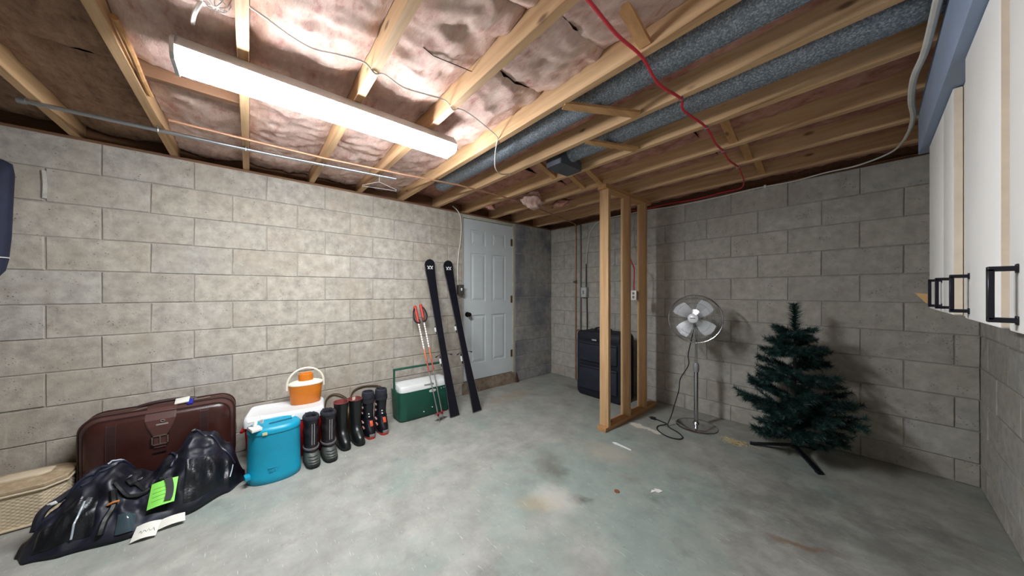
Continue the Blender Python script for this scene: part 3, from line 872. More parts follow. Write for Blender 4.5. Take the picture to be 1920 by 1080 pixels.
# wire coat hanger hooked over the conduit
b = MB()
hx, hy, hz = 0.585, 0.80, 2.165
b.tube(spline([(hx, hy + 0.0, hz + 0.038), (hx + 0.012, hy, hz + 0.036), (hx + 0.015, hy, hz + 0.018), (hx, hy, hz + 0.0), (hx, hy, hz - 0.03)], 5), 0.0018, 5)
b.tube([(hx, hy, hz - 0.03), (hx - 0.03, hy - 0.12, hz - 0.075), (hx - 0.032, hy - 0.12, hz - 0.082), (hx + 0.03, hy + 0.13, hz - 0.084), (hx + 0.03, hy + 0.13, hz - 0.076), (hx, hy, hz - 0.03)], 0.0016, 5)
tag(b.build('coat_hanger', mat('hanger_wire', (214, 212, 210), 0.35, 0.5)), 'bare wire coat hanger hooked over the steel conduit', 'coat hanger')

# ------------------------------------------------------------------ stud frame
t = thing('stud_frame', 'short pine stud frame standing alone between floor and joists', 'stud frame', (1.625, 2.88, 0))
b = MB(); b.box(1.578, 1.667, 2.38, 3.38, 0.0, 0.038); b.build('bottom_plate', M_PLATE, t, bevel=0.002, seg=1)
b = MB(); b.box(1.578, 1.667, 2.385, 3.24, 2.160, 2.199); b.build('top_plate', M_PLATE, t, bevel=0.002, seg=1)
f = None
for y in (2.42, 2.78, 3.11):
    b = MB(); b.box(1.578, 1.667, y, y + 0.038, 0.038, 2.160)
    if f is None:
        f = b.build('stud', M_STUD, t, bevel=0.003, seg=2); f0 = y
    else:
        link_copy(f, t, (0, y - f0, 0))

# ------------------------------------------------------------------ garment suitcase behind the studs
def garment_case():
    t = thing('garment_suitcase', 'tall dark navy fabric garment suitcase behind the stud frame', 'suitcase', (1.13, 3.22, 0))
    M1 = mat('navy_nylon', (22, 25, 36), 0.7, var=0.15, scale=30, bump=0.2, bscale=300)
    M2 = mat('navy_trim', (18, 20, 32), 0.6)
    x0, x1, y0, y1, h = 0.835, 1.43, 3.06, 3.32, 0.775
    b = MB(); rings = []
    pol = lambda gx, gz, r=0.06, n=5: [p for cx, cz, a0 in ((x1 - gx - r, gz + r, -90), (x1 - gx - r, h - gz - r, 0), (x0 + gx + r, h - gz - r, 90), (x0 + gx + r, gz + r, 180)) for p in [(cx + r * math.cos(R(a0 + 90 * k / n)), cz + r * math.sin(R(a0 + 90 * k / n))) for k in range(n + 1)]]
    for y, g in ((y0, 0.014), (y0 + 0.012, 0.003), (y0 + 0.03, 0.0), (y1 - 0.03, 0.0), (y1 - 0.01, 0.004), (y1, 0.014)):
        rings.append([(px, y, pz) for px, pz in pol(g, g + 0.001)])
    b.loft(rings); body = b.build('body', M1, t, smooth=True)
    for yy in (y0 + 0.02, y1 - 0.02):
        b = MB(); b.tube([(px, yy, pz) for px, pz in pol(-0.004, -0.0005 + 0.003)], 0.006, 6, closed=True); b.build('piping', M2, t, smooth=True)
    # pockets
    for z0, z1 in ((0.09, 0.37), (0.42, 0.65)):
        b = MB(); b.box(x0 + 0.04, x1 - 0.05, y0 - 0.022, y0 + 0.002, z0, z1); p = b.build('pocket', mat('navy_pocket', (28, 33, 46), 0.65, var=0.2, scale=12, bump=0.3, bscale=30), t, bevel=0.012, seg=3)
        b = MB(); b.tube([(x0 + 0.05, y0 - 0.024, z1 - 0.02), (x1 - 0.06, y0 - 0.024, z1 - 0.02)], 0.006, 6); b.build('zipper', M2, p)
    b = MB(); b.box(x0 + 0.02, x1 - 0.02, y0 - 0.012, y0, 0.67, 0.745); b.build('top_flap', M2, t, bevel=0.006)
    b = MB(); b.box(1.06, 1.12, y0 - 0.016, y0 - 0.011, 0.672, 0.688); b.build('name_plate', mat('plate_silver', (190, 192, 196), 0.4, 0.4), t)
    b = MB(); b.tube(spline([(1.02, 3.17, 0.77), (1.035, 3.17, 0.805), (1.13, 3.17, 0.815), (1.225, 3.17, 0.805), (1.24, 3.17, 0.77)], 5), 0.011, 8); b.build('handle', M2, t, smooth=True)
    b = MB(); b.tube(spline([(x0 - 0.002, 3.12, 0.66), (x0 - 0.022, 3.12, 0.62), (x0 - 0.030, 3.12, 0.50), (x0 - 0.024, 3.12, 0.38), (x0 - 0.003, 3.12, 0.32)], 5), 0.010, 6); b.build('shoulder_strap', M2, t, smooth=True)
garment_case()

# ------------------------------------------------------------------ pedestal fan
def fan():
    cx, cy = 2.135, 3.13
    t = thing('pedestal_fan', 'chrome pedestal fan with four blades on a round base', 'fan', (cx, cy, 0))
    M_CH = mat('fan_chrome', (196, 198, 202), 0.16, 1.0, var=0.03)
    M_BL = mat('fan_blade', (232, 234, 238), 0.4, 0.1, var=0.03)
    b = MB(); b.lathe([(0.0, 0.001), (0.165, 0.001), (0.168, 0.008), (0.160, 0.016), (0.10, 0.023), (0.03, 0.030), (0.022, 0.045), (0.0, 0.046)], (cx, cy, 0), 40); b.build('base', M_CH, t, smooth=True)
    b = MB(); b.lathe([(0.0, 0.04), (0.0175, 0.04), (0.0175, 0.52), (0.0, 0.521)], (cx, cy, 0), 16); b.build('lower_pole', M_CH, t, smooth=True)
    b = MB(); b.lathe([(0.0, 0.50), (0.020, 0.502), (0.025, 0.52), (0.025, 0.56), (0.019, 0.585), (0.0, 0.587)], (cx, cy, 0), 16); b.build('collar', mat('collar_grey', (168, 168, 170), 0.35, 0.4), t, smooth=True)
    b = MB(); b.lathe([(0.0, 0.58), (0.0095, 0.58), (0.0095, 0.93), (0.0, 0.931)], (cx, cy, 0), 14); b.build('upper_pole', M_CH, t, smooth=True)
    nrm = Vector((0.16, -0.975, 0.12)).normalized()
    uu = nrm.cross(Vector((0, 0, 1))).normalized() * -1.0
    vv = nrm.cross(uu).normalized()
    if vv.z < 0:
        vv = -vv
    c0 = Vector((cx, cy - 0.04, 0.995))
    Pt = lambda r, a, d: c0 + uu * (r * math.cos(a)) + vv * (r * math.sin(a)) + nrm * d
    n = 20
    b = MB(); b.loft([[Pt(r, 2 * math.pi * k / n, d) for k in range(n)] for r, d in ((0.001, -0.135), (0.03, -0.133), (0.052, -0.11), (0.058, -0.06), (0.05, -0.03), (0.001, -0.028))]); b.build('motor_housing', M_CH, t, smooth=True)
    b = MB(); b.tube([(cx, cy, 0.90), (cx, cy + 0.002, 0.95), tuple(Pt(0.0, 0, -0.07))], [0.016, 0.016, 0.02], 10); b.build('neck', mat('fan_neck', (90, 92, 98), 0.35, 0.6), t, smooth=True)
    RG = 0.213
    def grille(name, prof, spokes):
        g = MB()
        for k in range(spokes):
            a = 2 * math.pi * k / spokes
            g.tube([Pt(r, a, d) for r, d in prof], 0.0011, 4)
        for r, d, w in ((prof[0][0], prof[0][1], 0.0018), (prof[-1][0], prof[-1][1], 0.0035)):
            g.tube([Pt(r, 2 * math.pi * k / 48, d) for k in range(48)], w, 5, closed=True)
        for r, d in prof[2:-1]:
            g.tube([Pt(r, 2 * math.pi * k / 48, d) for k in range(48)], 0.0012, 4, closed=True)
        return g.build(name, M_CH, t)
    grille('front_grille', [(0.034, 0.075), (0.08, 0.072), (0.14, 0.058), (0.19, 0.030), (RG, 0.002)], 84)
    grille('rear_grille', [(0.05, -0.055), (0.10, -0.055), (0.15, -0.047), (0.19, -0.028), (RG, -0.002)], 72)
    b = MB(); b.tube([Pt(RG + 0.003, 2 * math.pi * k / 48, 0) for k in range(48)], 0.005, 6, closed=True); b.build('rim', M_CH, t, smooth=True)
    b = MB(); b.loft([[Pt(r, 2 * math.pi * k / n, d) for k in range(n)] for r, d in ((0.001, 0.07), (0.042, 0.072), (0.042, 0.080), (0.034, 0.086), (0.001, 0.087))]); bd = b.build('badge', M_BL, t, smooth=True)
    b = MB(); b.prism([(-0.020, -0.003), (0.020, -0.003), (0.020, 0.003), (-0.020, 0.003)], Pt(0, 0, 0.0868), uu, vv, nrm * 0.001); b.build('badge_lettering', M_BLACK, bd)
    for k in range(4):
        a0 = R(48 + 90 * k)
        blade = MB(); L, Wd = 10, 5; grid = []
        for i in range(L + 1):
            s = i / L; r = 0.028 + 0.152 * s
            hw = 0.024 + 0.040 * math.sin(math.pi * min(1, s * 0.62)) if s < 0.85 else (0.024 + 0.040 * math.sin(math.pi * 0.527)) * math.sqrt(max(0.0, 1 - ((s - 0.85) / 0.155) ** 2))
            row = []
            for j in range(Wd + 1):
                q = (j / Wd - 0.5) * 2
                off = hw * q
                tw = 0.020 * q * (1 - 0.35 * s) + 0.004 * q * q
                ra = Vector((math.cos(a0), math.sin(a0))); pe = Vector((-ra.y, ra.x))
                p2d = ra * r + pe * (off + 0.012 * s)
                row.append(c0 + uu * p2d.x + vv * p2d.y + nrm * (0.018 + tw))
            grid.append(row)
        vs = [p for row in grid for p in row]; nb = len(vs)
        vs += [p - nrm * 0.0016 for p in vs]
        w1 = Wd + 1; fs = []
        for i in range(L):
            for j in range(Wd):
                q = (i * w1 + j, i * w1 + j + 1, (i + 1) * w1 + j + 1, (i + 1) * w1 + j)
                fs += [q, tuple(nb + x for x in reversed(q))]
        edge = [i for i in range(w1)] + [i * w1 + Wd for i in range(1, L + 1)] + [L * w1 + j for j in range(Wd - 1, -1, -1)] + [i * w1 for i in range(L - 1, 0, -1)]
        for q in range(len(edge)):
            a, c = edge[q], edge[(q + 1) % len(edge)]
            fs.append((a, c, nb + c, nb + a))
        blade.add(vs, fs); blade.build('blade', M_BL, t, smooth=True, angle=50)
    b = MB(); b.loft([[Pt(r, 2 * math.pi * k / n, d) for k in range(n)] for r, d in ((0.001, -0.03), (0.030, -0.03), (0.030, 0.03), (0.020, 0.04), (0.001, 0.041))]); b.build('blade_hub', M_BL, t, smooth=True)
    cord = [tuple(Pt(0.03, R(-110), -0.11)), (2.105, 3.10, 0.80), (2.085, 3.08, 0.66), (2.095, 3.06, 0.57), (2.04, 3.02, 0.44), (2.035, 3.00, 0.34), (2.01, 2.98, 0.22), (1.985, 2.96, 0.10), (1.965, 2.93, 0.015), (2.00, 2.90, 0.006), (2.08, 2.86, 0.006), (2.14, 2.80, 0.006), (2.14, 2.74, 0.006), (2.08, 2.71, 0.006), (2.00, 2.73, 0.006), (1.93, 2.79, 0.006), (1.91, 2.87, 0.006), (1.955, 2.935, 0.016), (1.90, 2.98, 0.006), (1.83, 2.99, 0.008)]
    b = MB(); b.tube(spline(cord, 6), 0.0048, 6); pc = b.build('power_cord', M_BLACK, t, smooth=True)
    b = MB(); b.obox((1.805, 2.985, 0.012), (0.022, 0.004, 0), (-0.002, 0.012, 0), (0, 0, 0.010)); b.tube([(1.785, 2.975, 0.012), (1.765, 2.972, 0.012)], 0.002, 4); b.tube([(1.784, 2.988, 0.012), (1.764, 2.985, 0.012)], 0.002, 4); b.build('plug', M_BLACK, pc)
fan()

# ------------------------------------------------------------------ artificial tree
def tree():
    cx, cy = 2.80, 3.15
    t = thing('artificial_tree', 'small dark green artificial Christmas tree on folding stand', 'christmas tree', (cx, cy, 0))
    q = NT('tree_needles')
    tc = q.n('ShaderNodeTexCoord'); oi = q.n('ShaderNodeObjectInfo')
    f = q.noise(tc.outputs['Object'], 26, 3)
    col = q.ramp(f, [(0.35, lin((8, 32, 34))), (0.65, lin((24, 68, 60)))])
    col = q.mix(0.4, col, q.ramp(oi.outputs['Random'], [(0, lin((150, 180, 190))), (1, lin((255, 255, 250)))]), 'MULTIPLY')
    q.l(col, q.b.inputs['Base Color']); q.b.inputs['Roughness'].default_value = 0.55
    M_N = q.m
    M_TR = mat('tree_trunk', (34, 44, 36), 0.6)
    b = MB(); b.tube([(cx, cy, 0.05), (cx + 0.004, cy, 0.5), (cx + 0.010, cy - 0.005, 0.95)], [0.014, 0.012, 0.006], 8); b.build('trunk', M_TR, t, smooth=True)
    for a in (-52, 68, 190):
        d = Vector((math.cos(R(a)), math.sin(R(a)), 0))
        b = MB(); b.beam(Vector((cx, cy, 0.075)), Vector((cx, cy, 0.0)) + d * 0.24 + Vector((0, 0, 0.012)), 0.030, 0.014); b.obox(Vector((cx, cy, 0.009)) + d * 0.245, d * 0.018, d.cross(Vector((0, 0, 1))) * 0.014, (0, 0, 0.009))
        b.build('stand_leg', mat('stand_metal', (20, 26, 30), 0.4, 0.4), t)
    rnd = random.Random(21)
    def twig(b, p0, d, L, dens, nl, fw=1.0):
        d = d.normalized(); o1 = d.orthogonal().normalized(); o2 = d.cross(o1)
        nn = int(L * dens)
        for i in range(nn):
            s = i / nn
            a = rnd.uniform(0, 2 * math.pi)
            p = p0 + d * (L * s)
            out = (o1 * math.cos(a) + o2 * math.sin(a))
            l = nl * rnd.uniform(0.7, 1.15)
            v = (out * 0.85 + d * rnd.uniform(0.35, 0.95) * fw).normalized() * l
            sd = v.cross(out + d * 0.3)
            sd = (sd.normalized() if sd.length > 1e-6 else o1) * 0.0019
            s2 = v.cross(sd).normalized() * 0.0016
            k = len(b.v)
            b.v += [p + sd, p - sd * 0.5 + s2, p - sd * 0.5 - s2, p + v]
            b.f += [(k, k + 1, k + 3), (k + 1, k + 2, k + 3), (k + 2, k, k + 3)]
    def branch_mesh(L):
        b = MB()
        b.tube([(0, 0, 0), (L * 0.5, 0, 0.008), (L * 0.96, 0, 0.0)], [0.003, 0.0025, 0.0015], 5)
        twig(b, Vector((L * 0.12, 0, 0)), Vector((1, 0, 0.02)), L * 0.88, 1050, 0.044)
        for s, a in ((0.30, 1), (0.38, -1), (0.52, 1), (0.60, -1), (0.74, 1), (0.80, -1)):
            l = (0.34 * L + 0.02) * (1.15 - 0.5 * s)
            an = rnd.uniform(0.5, 0.95) * a
            d = Vector((math.cos(an), math.sin(an), rnd.uniform(-0.15, 0.25)))
            b.tube([Vector((L * s, 0, 0.006)), Vector((L * s, 0, 0.006)) + d * l * 0.95], 0.0014, 4)
            twig(b, Vector((L * s, 0, 0.006)), d, l, 950, 0.042)
        return b
    protos = {}
    def branch(L, az, z, up, sc=1.0, cz=0.0):
        key = min((0.36, 0.31, 0.26, 0.21, 0.16, 0.12), key=lambda k: abs(k - L))
        rot = Euler((rnd.uniform(-0.5, 0.5), -up, az), 'XYZ')
        loc = (0.004 * z, 0, z)
        s = L / key
        if key not in protos:
            ob = branch_mesh(key).build('branch', M_N, t, local=True)
            protos[key] = ob
            ob.location = loc; ob.rotation_euler = rot; ob.scale = (s, s, s)
        else:
            link_copy(protos[key], t, loc, rot, (s, s, s))
    # tiers: height, reach, number, lift
    tiers = [(0.17, 0.30, 8, -0.02), (0.24, 0.33, 9, 0.06), (0.34, 0.35, 10, 0.02), (0.42, 0.32, 9, 0.20), (0.55, 0.28, 9, 0.02), (0.62, 0.25, 8, 0.20), (0.74, 0.21, 8, 0.05), (0.80, 0.20, 8, 0.35), (0.90, 0.17, 7, 0.20)]
    for ti, (z, L, n, up) in enumerate(tiers):
        for k in range(n):
            az = 2 * math.pi * (k + 0.37 * ti) / n + rnd.uniform(-0.15, 0.15)
            l = L * rnd.uniform(0.68, 1.06)
            reach_y = math.sin(az) * l * math.cos(up)
            if reach_y > 0.23:
                l *= 0.23 / reach_y
            branch(l, az, z + rnd.uniform(-0.035, 0.035), up + rnd.uniform(-0.22, 0.25))
    b = MB(); twig(b, Vector((0.010, -0.005, 0.90)), Vector((-0.02, 0, 1)), 0.245, 2600, 0.058, 0.7); b.tube([(0.010, -0.005, 0.9), (0.002, -0.005, 1.16)], 0.003, 5)
    b.build('top_spike', M_N, t, local=True)
tree()

# ------------------------------------------------------------------ skis and poles
M_SKI = mat('ski_base', (16, 17, 28), 0.35, var=0.2, scale=4)
M_SKIT = mat('ski_topsheet', (40, 42, 48), 0.4)
M_SKIE = mat('ski_edge', (168, 166, 158), 0.35, 0.7)
M_WHITE = mat('white_print', (232, 232, 230), 0.5, var=0.02)
M_BIND = mat('binding_black', (24, 25, 28), 0.5)
def ski(bx, by, ty, label):
    A = Vector((bx, by, 0.012)); Bt = Vector((0.028, ty, 1.588))
    ax = (Bt - A); L = ax.length; ax.normalize()
    wd = Vector((0, 1, 0)); wd = (wd - ax * wd.dot(ax)).normalized()
    nr = wd.cross(ax).normalized()
    if nr.x < 0:
        nr = -nr
    t = thing('ski', label, 'ski', (bx, by, 0), group='pair of skis leaning on the block wall')
    def half(s):
        if s > 0.965:
            q = (s - 0.965) / 0.035
            return 0.058 * math.sqrt(max(0.0, 1 - q * q)) * 0.98 + 0.001
        return 0.036 + 0.020 * abs((s - 0.45) / 0.52) ** 1.7 + (0.002 if s > 0.9 else 0)
    def bow(s):
        tipcurve = 0.035 * max(0.0, (s - 0.90) / 0.10) ** 2
        return -0.010 * math.sin(math.pi * min(1, s / 0.92)) + tipcurve
    N = 40; ss = [i / N * 0.95 for i in range(N)] + [0.95 + 0.05 * k / 10 for k in range(11)]
    Pp = lambda s, w, h: A + ax * (L * s) + wd * (half(s) * w) + nr * (bow(s) + h)
    b = MB(); b.loft([[Pp(s, -1, 0), Pp(s, 1, 0), Pp(s, 1, -0.012), Pp(s, -1, -0.012)] for s in ss]); body = b.build('ski_body', M_SKI, t, smooth=True, angle=50)
    for sg in (-1, 1):
        b = MB(); b.loft([[Pp(s, sg * 1.0, 0.0004), Pp(s, sg * 1.0, -0.003), Pp(s, sg * 1.035, -0.003), Pp(s, sg * 1.035, 0.0004)] for s in ss[:N + 2]]); b.build('steel_edge', M_SKIE, body)
    # white double-chevron emblem near the tip
    lg = MB()
    for u0 in (-0.017, 0.017):
        for da, db in (((u0 - 0.015, 0.020), (u0 + 0.015, -0.020)), ((u0 + 0.015, 0.020), (u0 - 0.015, -0.020))):
            a, c = Vector(da), Vector(db); dd = (c - a).normalized(); pe = Vector((-dd.y, dd.x)) * 0.0036
            s0 = 0.945
            pts = [a + pe, a - pe, c - pe, c + pe]
            lg.prism([(p.x, p.y) for p in pts], A + ax * (L * s0) + nr * (bow(s0) + 0.0002), wd, ax + nr * 0.26, nr * 0.0016)
    lg.build('emblem', M_WHITE, body)
    # binding on the far side: heel and toe pieces, brake arms
    for s, ln, hh, nm in ((0.535, 0.045, 0.055, 'toe_piece'), (0.335, 0.055, 0.065, 'heel_piece')):
        c = A + ax * (L * s) + nr * (bow(s) - 0.012)
        b = MB(); b.loft([[c + ax * (ln * i) + wd * (0.030 * j * k2) - nr * (hh * k) for i, j in ((-1, -1), (1, -1), (1, 1), (-1, 1))] for k, k2 in ((0.0, 1.0), (0.45, 1.05), (1.0, 0.55))])
        p = b.build(nm, M_BIND, t, bevel=0.006)
        b = MB(); b.obox(c - wd * 0.034 - nr * hh * 0.45, ax * ln * 0.5, wd * 0.004, nr * 0.014); b.build('white_side', M_WHITE, p, bevel=0.003)
    c = A + ax * (L * 0.375) + nr * (bow(0.375) - 0.02)
    for sg in (-1, 1):
        b = MB(); b.tube([c + wd * sg * 0.030, c + wd * sg * 0.050 + nr * 0.004 - ax * 0.004, c + wd * sg * 0.088 + nr * 0.012 - ax * 0.018], 0.0028, 6); b.tube([c + wd * sg * 0.074 + nr * 0.009 - ax * 0.013, c + wd * sg * 0.094 + nr * 0.0132 - ax * 0.020], 0.006, 6)
        b.build('brake_arm', M_BIND, t, smooth=True)
ski(0.505, 1.545, 1.492, 'black ski leaning on the block wall, nearer the green cooler')
ski(0.545, 1.785, 1.715, 'black ski leaning on the block wall, nearer the white door')

def pole(tip, top, label, dx):
    t = thing('ski_pole', label, 'ski pole', tip, group='pair of ski poles')
    A, Bp = Vector(tip) + Vector((0, 0, 0.004)), Vector(top); d = Bp - A; L = d.length; d.normalize()
    at = lambda s: A + d * (L * s)
    q = NT('pole_shaft_print') if 'pole_shaft_print' not in bpy.data.materials else None
    if q:
        tc = q.n('ShaderNodeTexCoord'); sx = q.n('ShaderNodeSeparateXYZ'); q.l(tc.outputs['Object'], sx.inputs[0])
        w = q.math('SINE', q.math('MULTIPLY', sx.outputs[2], 260.0))
        q.l(q.ramp(q.math('ADD', q.math('MULTIPLY', w, 0.5), 0.5), [(0.06, lin((160, 90, 80))), (0.22, lin((240, 238, 234)))]), q.b.inputs['Base Color'])
        q.b.inputs['Roughness'].default_value = 0.4
        MATS['pole_shaft_print'] = q.m
    b = MB(); b.tube([at(0.0), at(0.03), at(0.035), at(0.60)], [0.0015, 0.004, 0.0055, 0.0068], 8); b.build('lower_shaft', mat('pole_alloy', (176, 174, 172), 0.3, 0.8), t, smooth=True)
    b = MB(); b.tube([at(0.50), at(0.515), at(0.60), at(0.61)], [0.0065, 0.0082, 0.0082, 0.007], 8); b.build('orange_band', mat('pole_orange', (206, 120, 56), 0.45, c2=(186, 70, 40), scale=60), t, smooth=True)
    b = MB(); b.tube([at(0.40), at(0.41), at(0.50), at(0.51)], [0.006, 0.0072, 0.0075, 0.0068], 8); b.build('red_band', mat('pole_red', (170, 60, 46), 0.45), t, smooth=True)
    b = MB(); b.tube([at(0.60), at(0.85)], 0.0078, 8); b.build('printed_shaft', MATS['pole_shaft_print'], t, smooth=True)
    b = MB(); b.tube([at(0.84), at(0.86), at(0.90), at(0.93), at(0.96), at(0.99), at(1.0)], [0.011, 0.0165, 0.014, 0.0155, 0.0145, 0.018, 0.012], 10); b.build('grip', mat('grip_red', (186, 54, 40), 0.5), t, smooth=True)
    o = Vector((0, 1, 0)) * dx
    b = MB(); b.tube(spline([at(0.985), at(0.95) + o * 0.030 + Vector((0.01, 0, 0)), at(0.89) + o * 0.042 + Vector((0.01, 0, 0)), at(0.85) + o * 0.026, at(0.84) - o * 0.01 + Vector((0.012, 0, 0)), at(0.875) - o * 0.004 + Vector((0.017, 0, 0))], 5), 0.0085, 6); b.build('wrist_strap', M_BIND, t, smooth=True)
    bs = MB()
    cc = at(0.062); o1 = d.orthogonal().normalized(); o2 = d.cross(o1)
    bs.tube([at(0.05), at(0.075)], 0.010, 8)
    for k in range(6):
        a = 2 * math.pi * k / 6
        r = (o1 * math.cos(a) + o2 * math.sin(a)); pe = d.cross(r)
        bs.prism([(0.006, -0.006), (0.034, -0.012), (0.040, 0.0), (0.034, 0.012), (0.006, 0.006)], cc - d * 0.002, r + d * 0.15, pe, d * 0.004)
    bs.build('basket', mat('basket_red', (150, 40, 36), 0.5), t)
pole((0.530, 1.368, 0.0), (0.03, 1.335, 1.09), 'ski pole with red grip leaning on the wall, nearer the green cooler', -1)
pole((0.505, 1.420, 0.0), (0.03, 1.398, 1.105), 'ski pole with red grip leaning on the wall, nearer the skis', 1)

# ------------------------------------------------------------------ green cooler
def green_cooler():
    t = thing('cool_box', 'dark green picnic cooler with white lid and raised handle', 'cooler', (0.195, 1.33, 0))
    M_G = mat('cooler_green', (18, 78, 62), 0.5, var=0.12, scale=8, bump=0.15, bscale=200)
    M_WL = mat('cooler_white', (222, 224, 222), 0.5, var=0.03)
    cx, cy = 0.195, 1.335
    b = MB(); b.loft([superring(cx, cy, z, hx, hy, 40, 7) for z, hx, hy in ((0.0, 0.105, 0.250), (0.012, 0.116, 0.262), (0.20, 0.126, 0.272), (0.282, 0.130, 0.276))]); b.build('body', M_G, t, smooth=True)
    b = MB(); b.loft([superring(cx, cy, z, hx, hy, 40, 8) for z, hx, hy in ((0.283, 0.131, 0.262), (0.325, 0.131, 0.262), (0.338, 0.124, 0.255), (0.340, 0.10, 0.235))]); lid = b.build('lid', M_WL, t, smooth=True)
    b = MB(); b.box(cx + 0.118, cx + 0.136, cy - 0.03, cy + 0.07, 0.318, 0.330); b.build('lid_catch', mat('catch_grey', (150, 152, 150), 0.5), lid, bevel=0.003)
    for s in (-1, 1):
        b = MB(); b.box(cx - 0.03, cx + 0.03, cy + s * 0.272 - 0.006, cy + s * 0.272 + 0.006, 0.20, 0.30); b.build('handle_boss', M_G, t, bevel=0.004)
    b = MB()
    y0, y1 = cy - 0.277, cy + 0.277
    for s, y in ((-1, y0), (1, y1)):
        b.obox((cx, y, 0.365), (0.014, 0, 0), (0, 0.007, 0), (0, 0, 0.125))
    b.obox((cx, cy, 0.488), (0.014, 0, 0), (0, 0.2845, 0), (0, 0, 0.009)); b.build('handle', M_G, t, bevel=0.004)
    b = MB(); n = 20
    lc = Vector((cx + 0.1295, cy + 0.060, 0.252))
    b.prism([(0.036 * math.copysign(abs(math.cos(a)) ** 0.7, math.cos(a)), 0.013 * math.copysign(abs(math.sin(a)) ** 0.7, math.sin(a))) for a in [2 * math.pi * k / n for k in range(n)]], lc, (0, 1, 0), (0, 0, 1), (0.0015, 0, 0))
    lb = b.build('label_plate', M_WHITE, t)
    text_mesh('Coleman', 0.017, 0.0004, lc + Vector((0.0017, 0, 0)), (0, 1, 0), (0, 0, 1), mat('label_ink', (60, 70, 66), 0.6), 'label_lettering', lb)
    for dy, dz in ((0.155, 0.257), (0.185, 0.261), (0.06, 0.085), (-0.03, 0.06)):
        b = MB(); b.box(cx + 0.112 + 0.018 * (dz > 0.2), cx + 0.129 + 0.003 * (dz > 0.2), cy + dy - 0.004, cy + dy + 0.004, dz - 0.003, dz + 0.003); b.build('scuff_chip', M_WHITE, t)
green_cooler()

# ------------------------------------------------------------------ red cooler with white lid, jugs
def red_cooler():
    rz = R(-9)
    cx, cy = 0.246, 0.222
    t = thing('cool_box', 'red cooler with wide white lid standing behind the turquoise jug', 'cooler', (cx, cy, 0), rz)
    M_R = mat('cooler_red', (196, 24, 26), 0.4, var=0.08)
    M_WL = mat('cooler_lid_white', (226, 228, 228), 0.45, var=0.03)
    b = MB(); b.loft([superring(0, 0, z, hx, hy, 40, 9) for z, hx, hy in ((0.0, 0.122, 0.215), (0.01, 0.130, 0.222), (0.284, 0.144, 0.238))]); b.build('body', M_R, t, smooth=True, local=True)
    b = MB(); b.loft([superring(0, 0, z, hx, hy, 48, 9) for z, hx, hy in ((0.285, 0.150, 0.244), (0.335, 0.150, 0.244), (0.352, 0.141, 0.235), (0.356, 0.134, 0.228), (0.352, 0.128, 0.222))]); b.build('lid', M_WL, t, smooth=True, local=True)
    for s in (-1, 1):
        b = MB(); b.tube(spline([(-0.05, s * 0.238, 0.25), (-0.05, s * 0.262, 0.235), (0.0, s * 0.268, 0.228), (0.05, s * 0.262, 0.235), (0.05, s * 0.238, 0.25)], 5), 0.009, 8); b.build('handle', M_R, t, smooth=True, local=True)
red_cooler()

def orange_jug():
    cx, cy, z0 = 0.215, 0.345, 0.3525
    t = thing('insulated_jug', 'oval orange insulated jug with white lid standing on the red cooler', 'jug', (cx, cy, z0))
    M_O = mat('jug_orange', (206, 116, 28), 0.45, var=0.07)
    M_Cr = mat('jug_cream', (230, 224, 206), 0.45, var=0.03)
    sr = lambda z, k, e=2.3: superring(cx, cy, z0 + z, 0.074 * k, 0.112 * k, 36, e, R(-6))
    b = MB(); b.loft([sr(0.0, 0.84), sr(0.008, 0.90), sr(0.10, 0.98), sr(0.148, 1.02)]); b.build('body', M_O, t, smooth=True)
    b = MB(); b.loft([sr(0.148, 1.02), sr(0.151, 1.05), sr(0.160, 1.04), sr(0.170, 0.85), sr(0.178, 0.6), sr(0.180, 0.30)]); b.build('lid', M_Cr, t, smooth=True)
    b = MB(); b.loft([superring(cx, cy, z0 + z, 0.040 * k, 0.050 * k, 28, 2.4) for z, k in ((0.176, 1.0), (0.215, 1.02), (0.228, 0.96), (0.231, 0.7))]); cp = b.build('cap', M_O, t, smooth=True)
    b = MB(); b.box(cx - 0.012, cx + 0.012, cy - 0.038, cy + 0.038, z0 + 0.229, z0 + 0.240); b.build('cap_grip', M_O, cp, bevel=0.003)
    b = MB(); pts = []
    for k in range(25):
        a = math.pi * k / 24
        pts.append((cx, cy - 0.124 * math.cos(a), z0 + 0.150 + 0.125 * math.sin(a)))
    pts = [(cx, cy - 0.124, z0 + 0.115)] + pts + [(cx, cy + 0.124, z0 + 0.115)]
    b.tube(pts, 0.0075, 8); b.build('handle', M_Cr, t, smooth=True)
orange_jug()

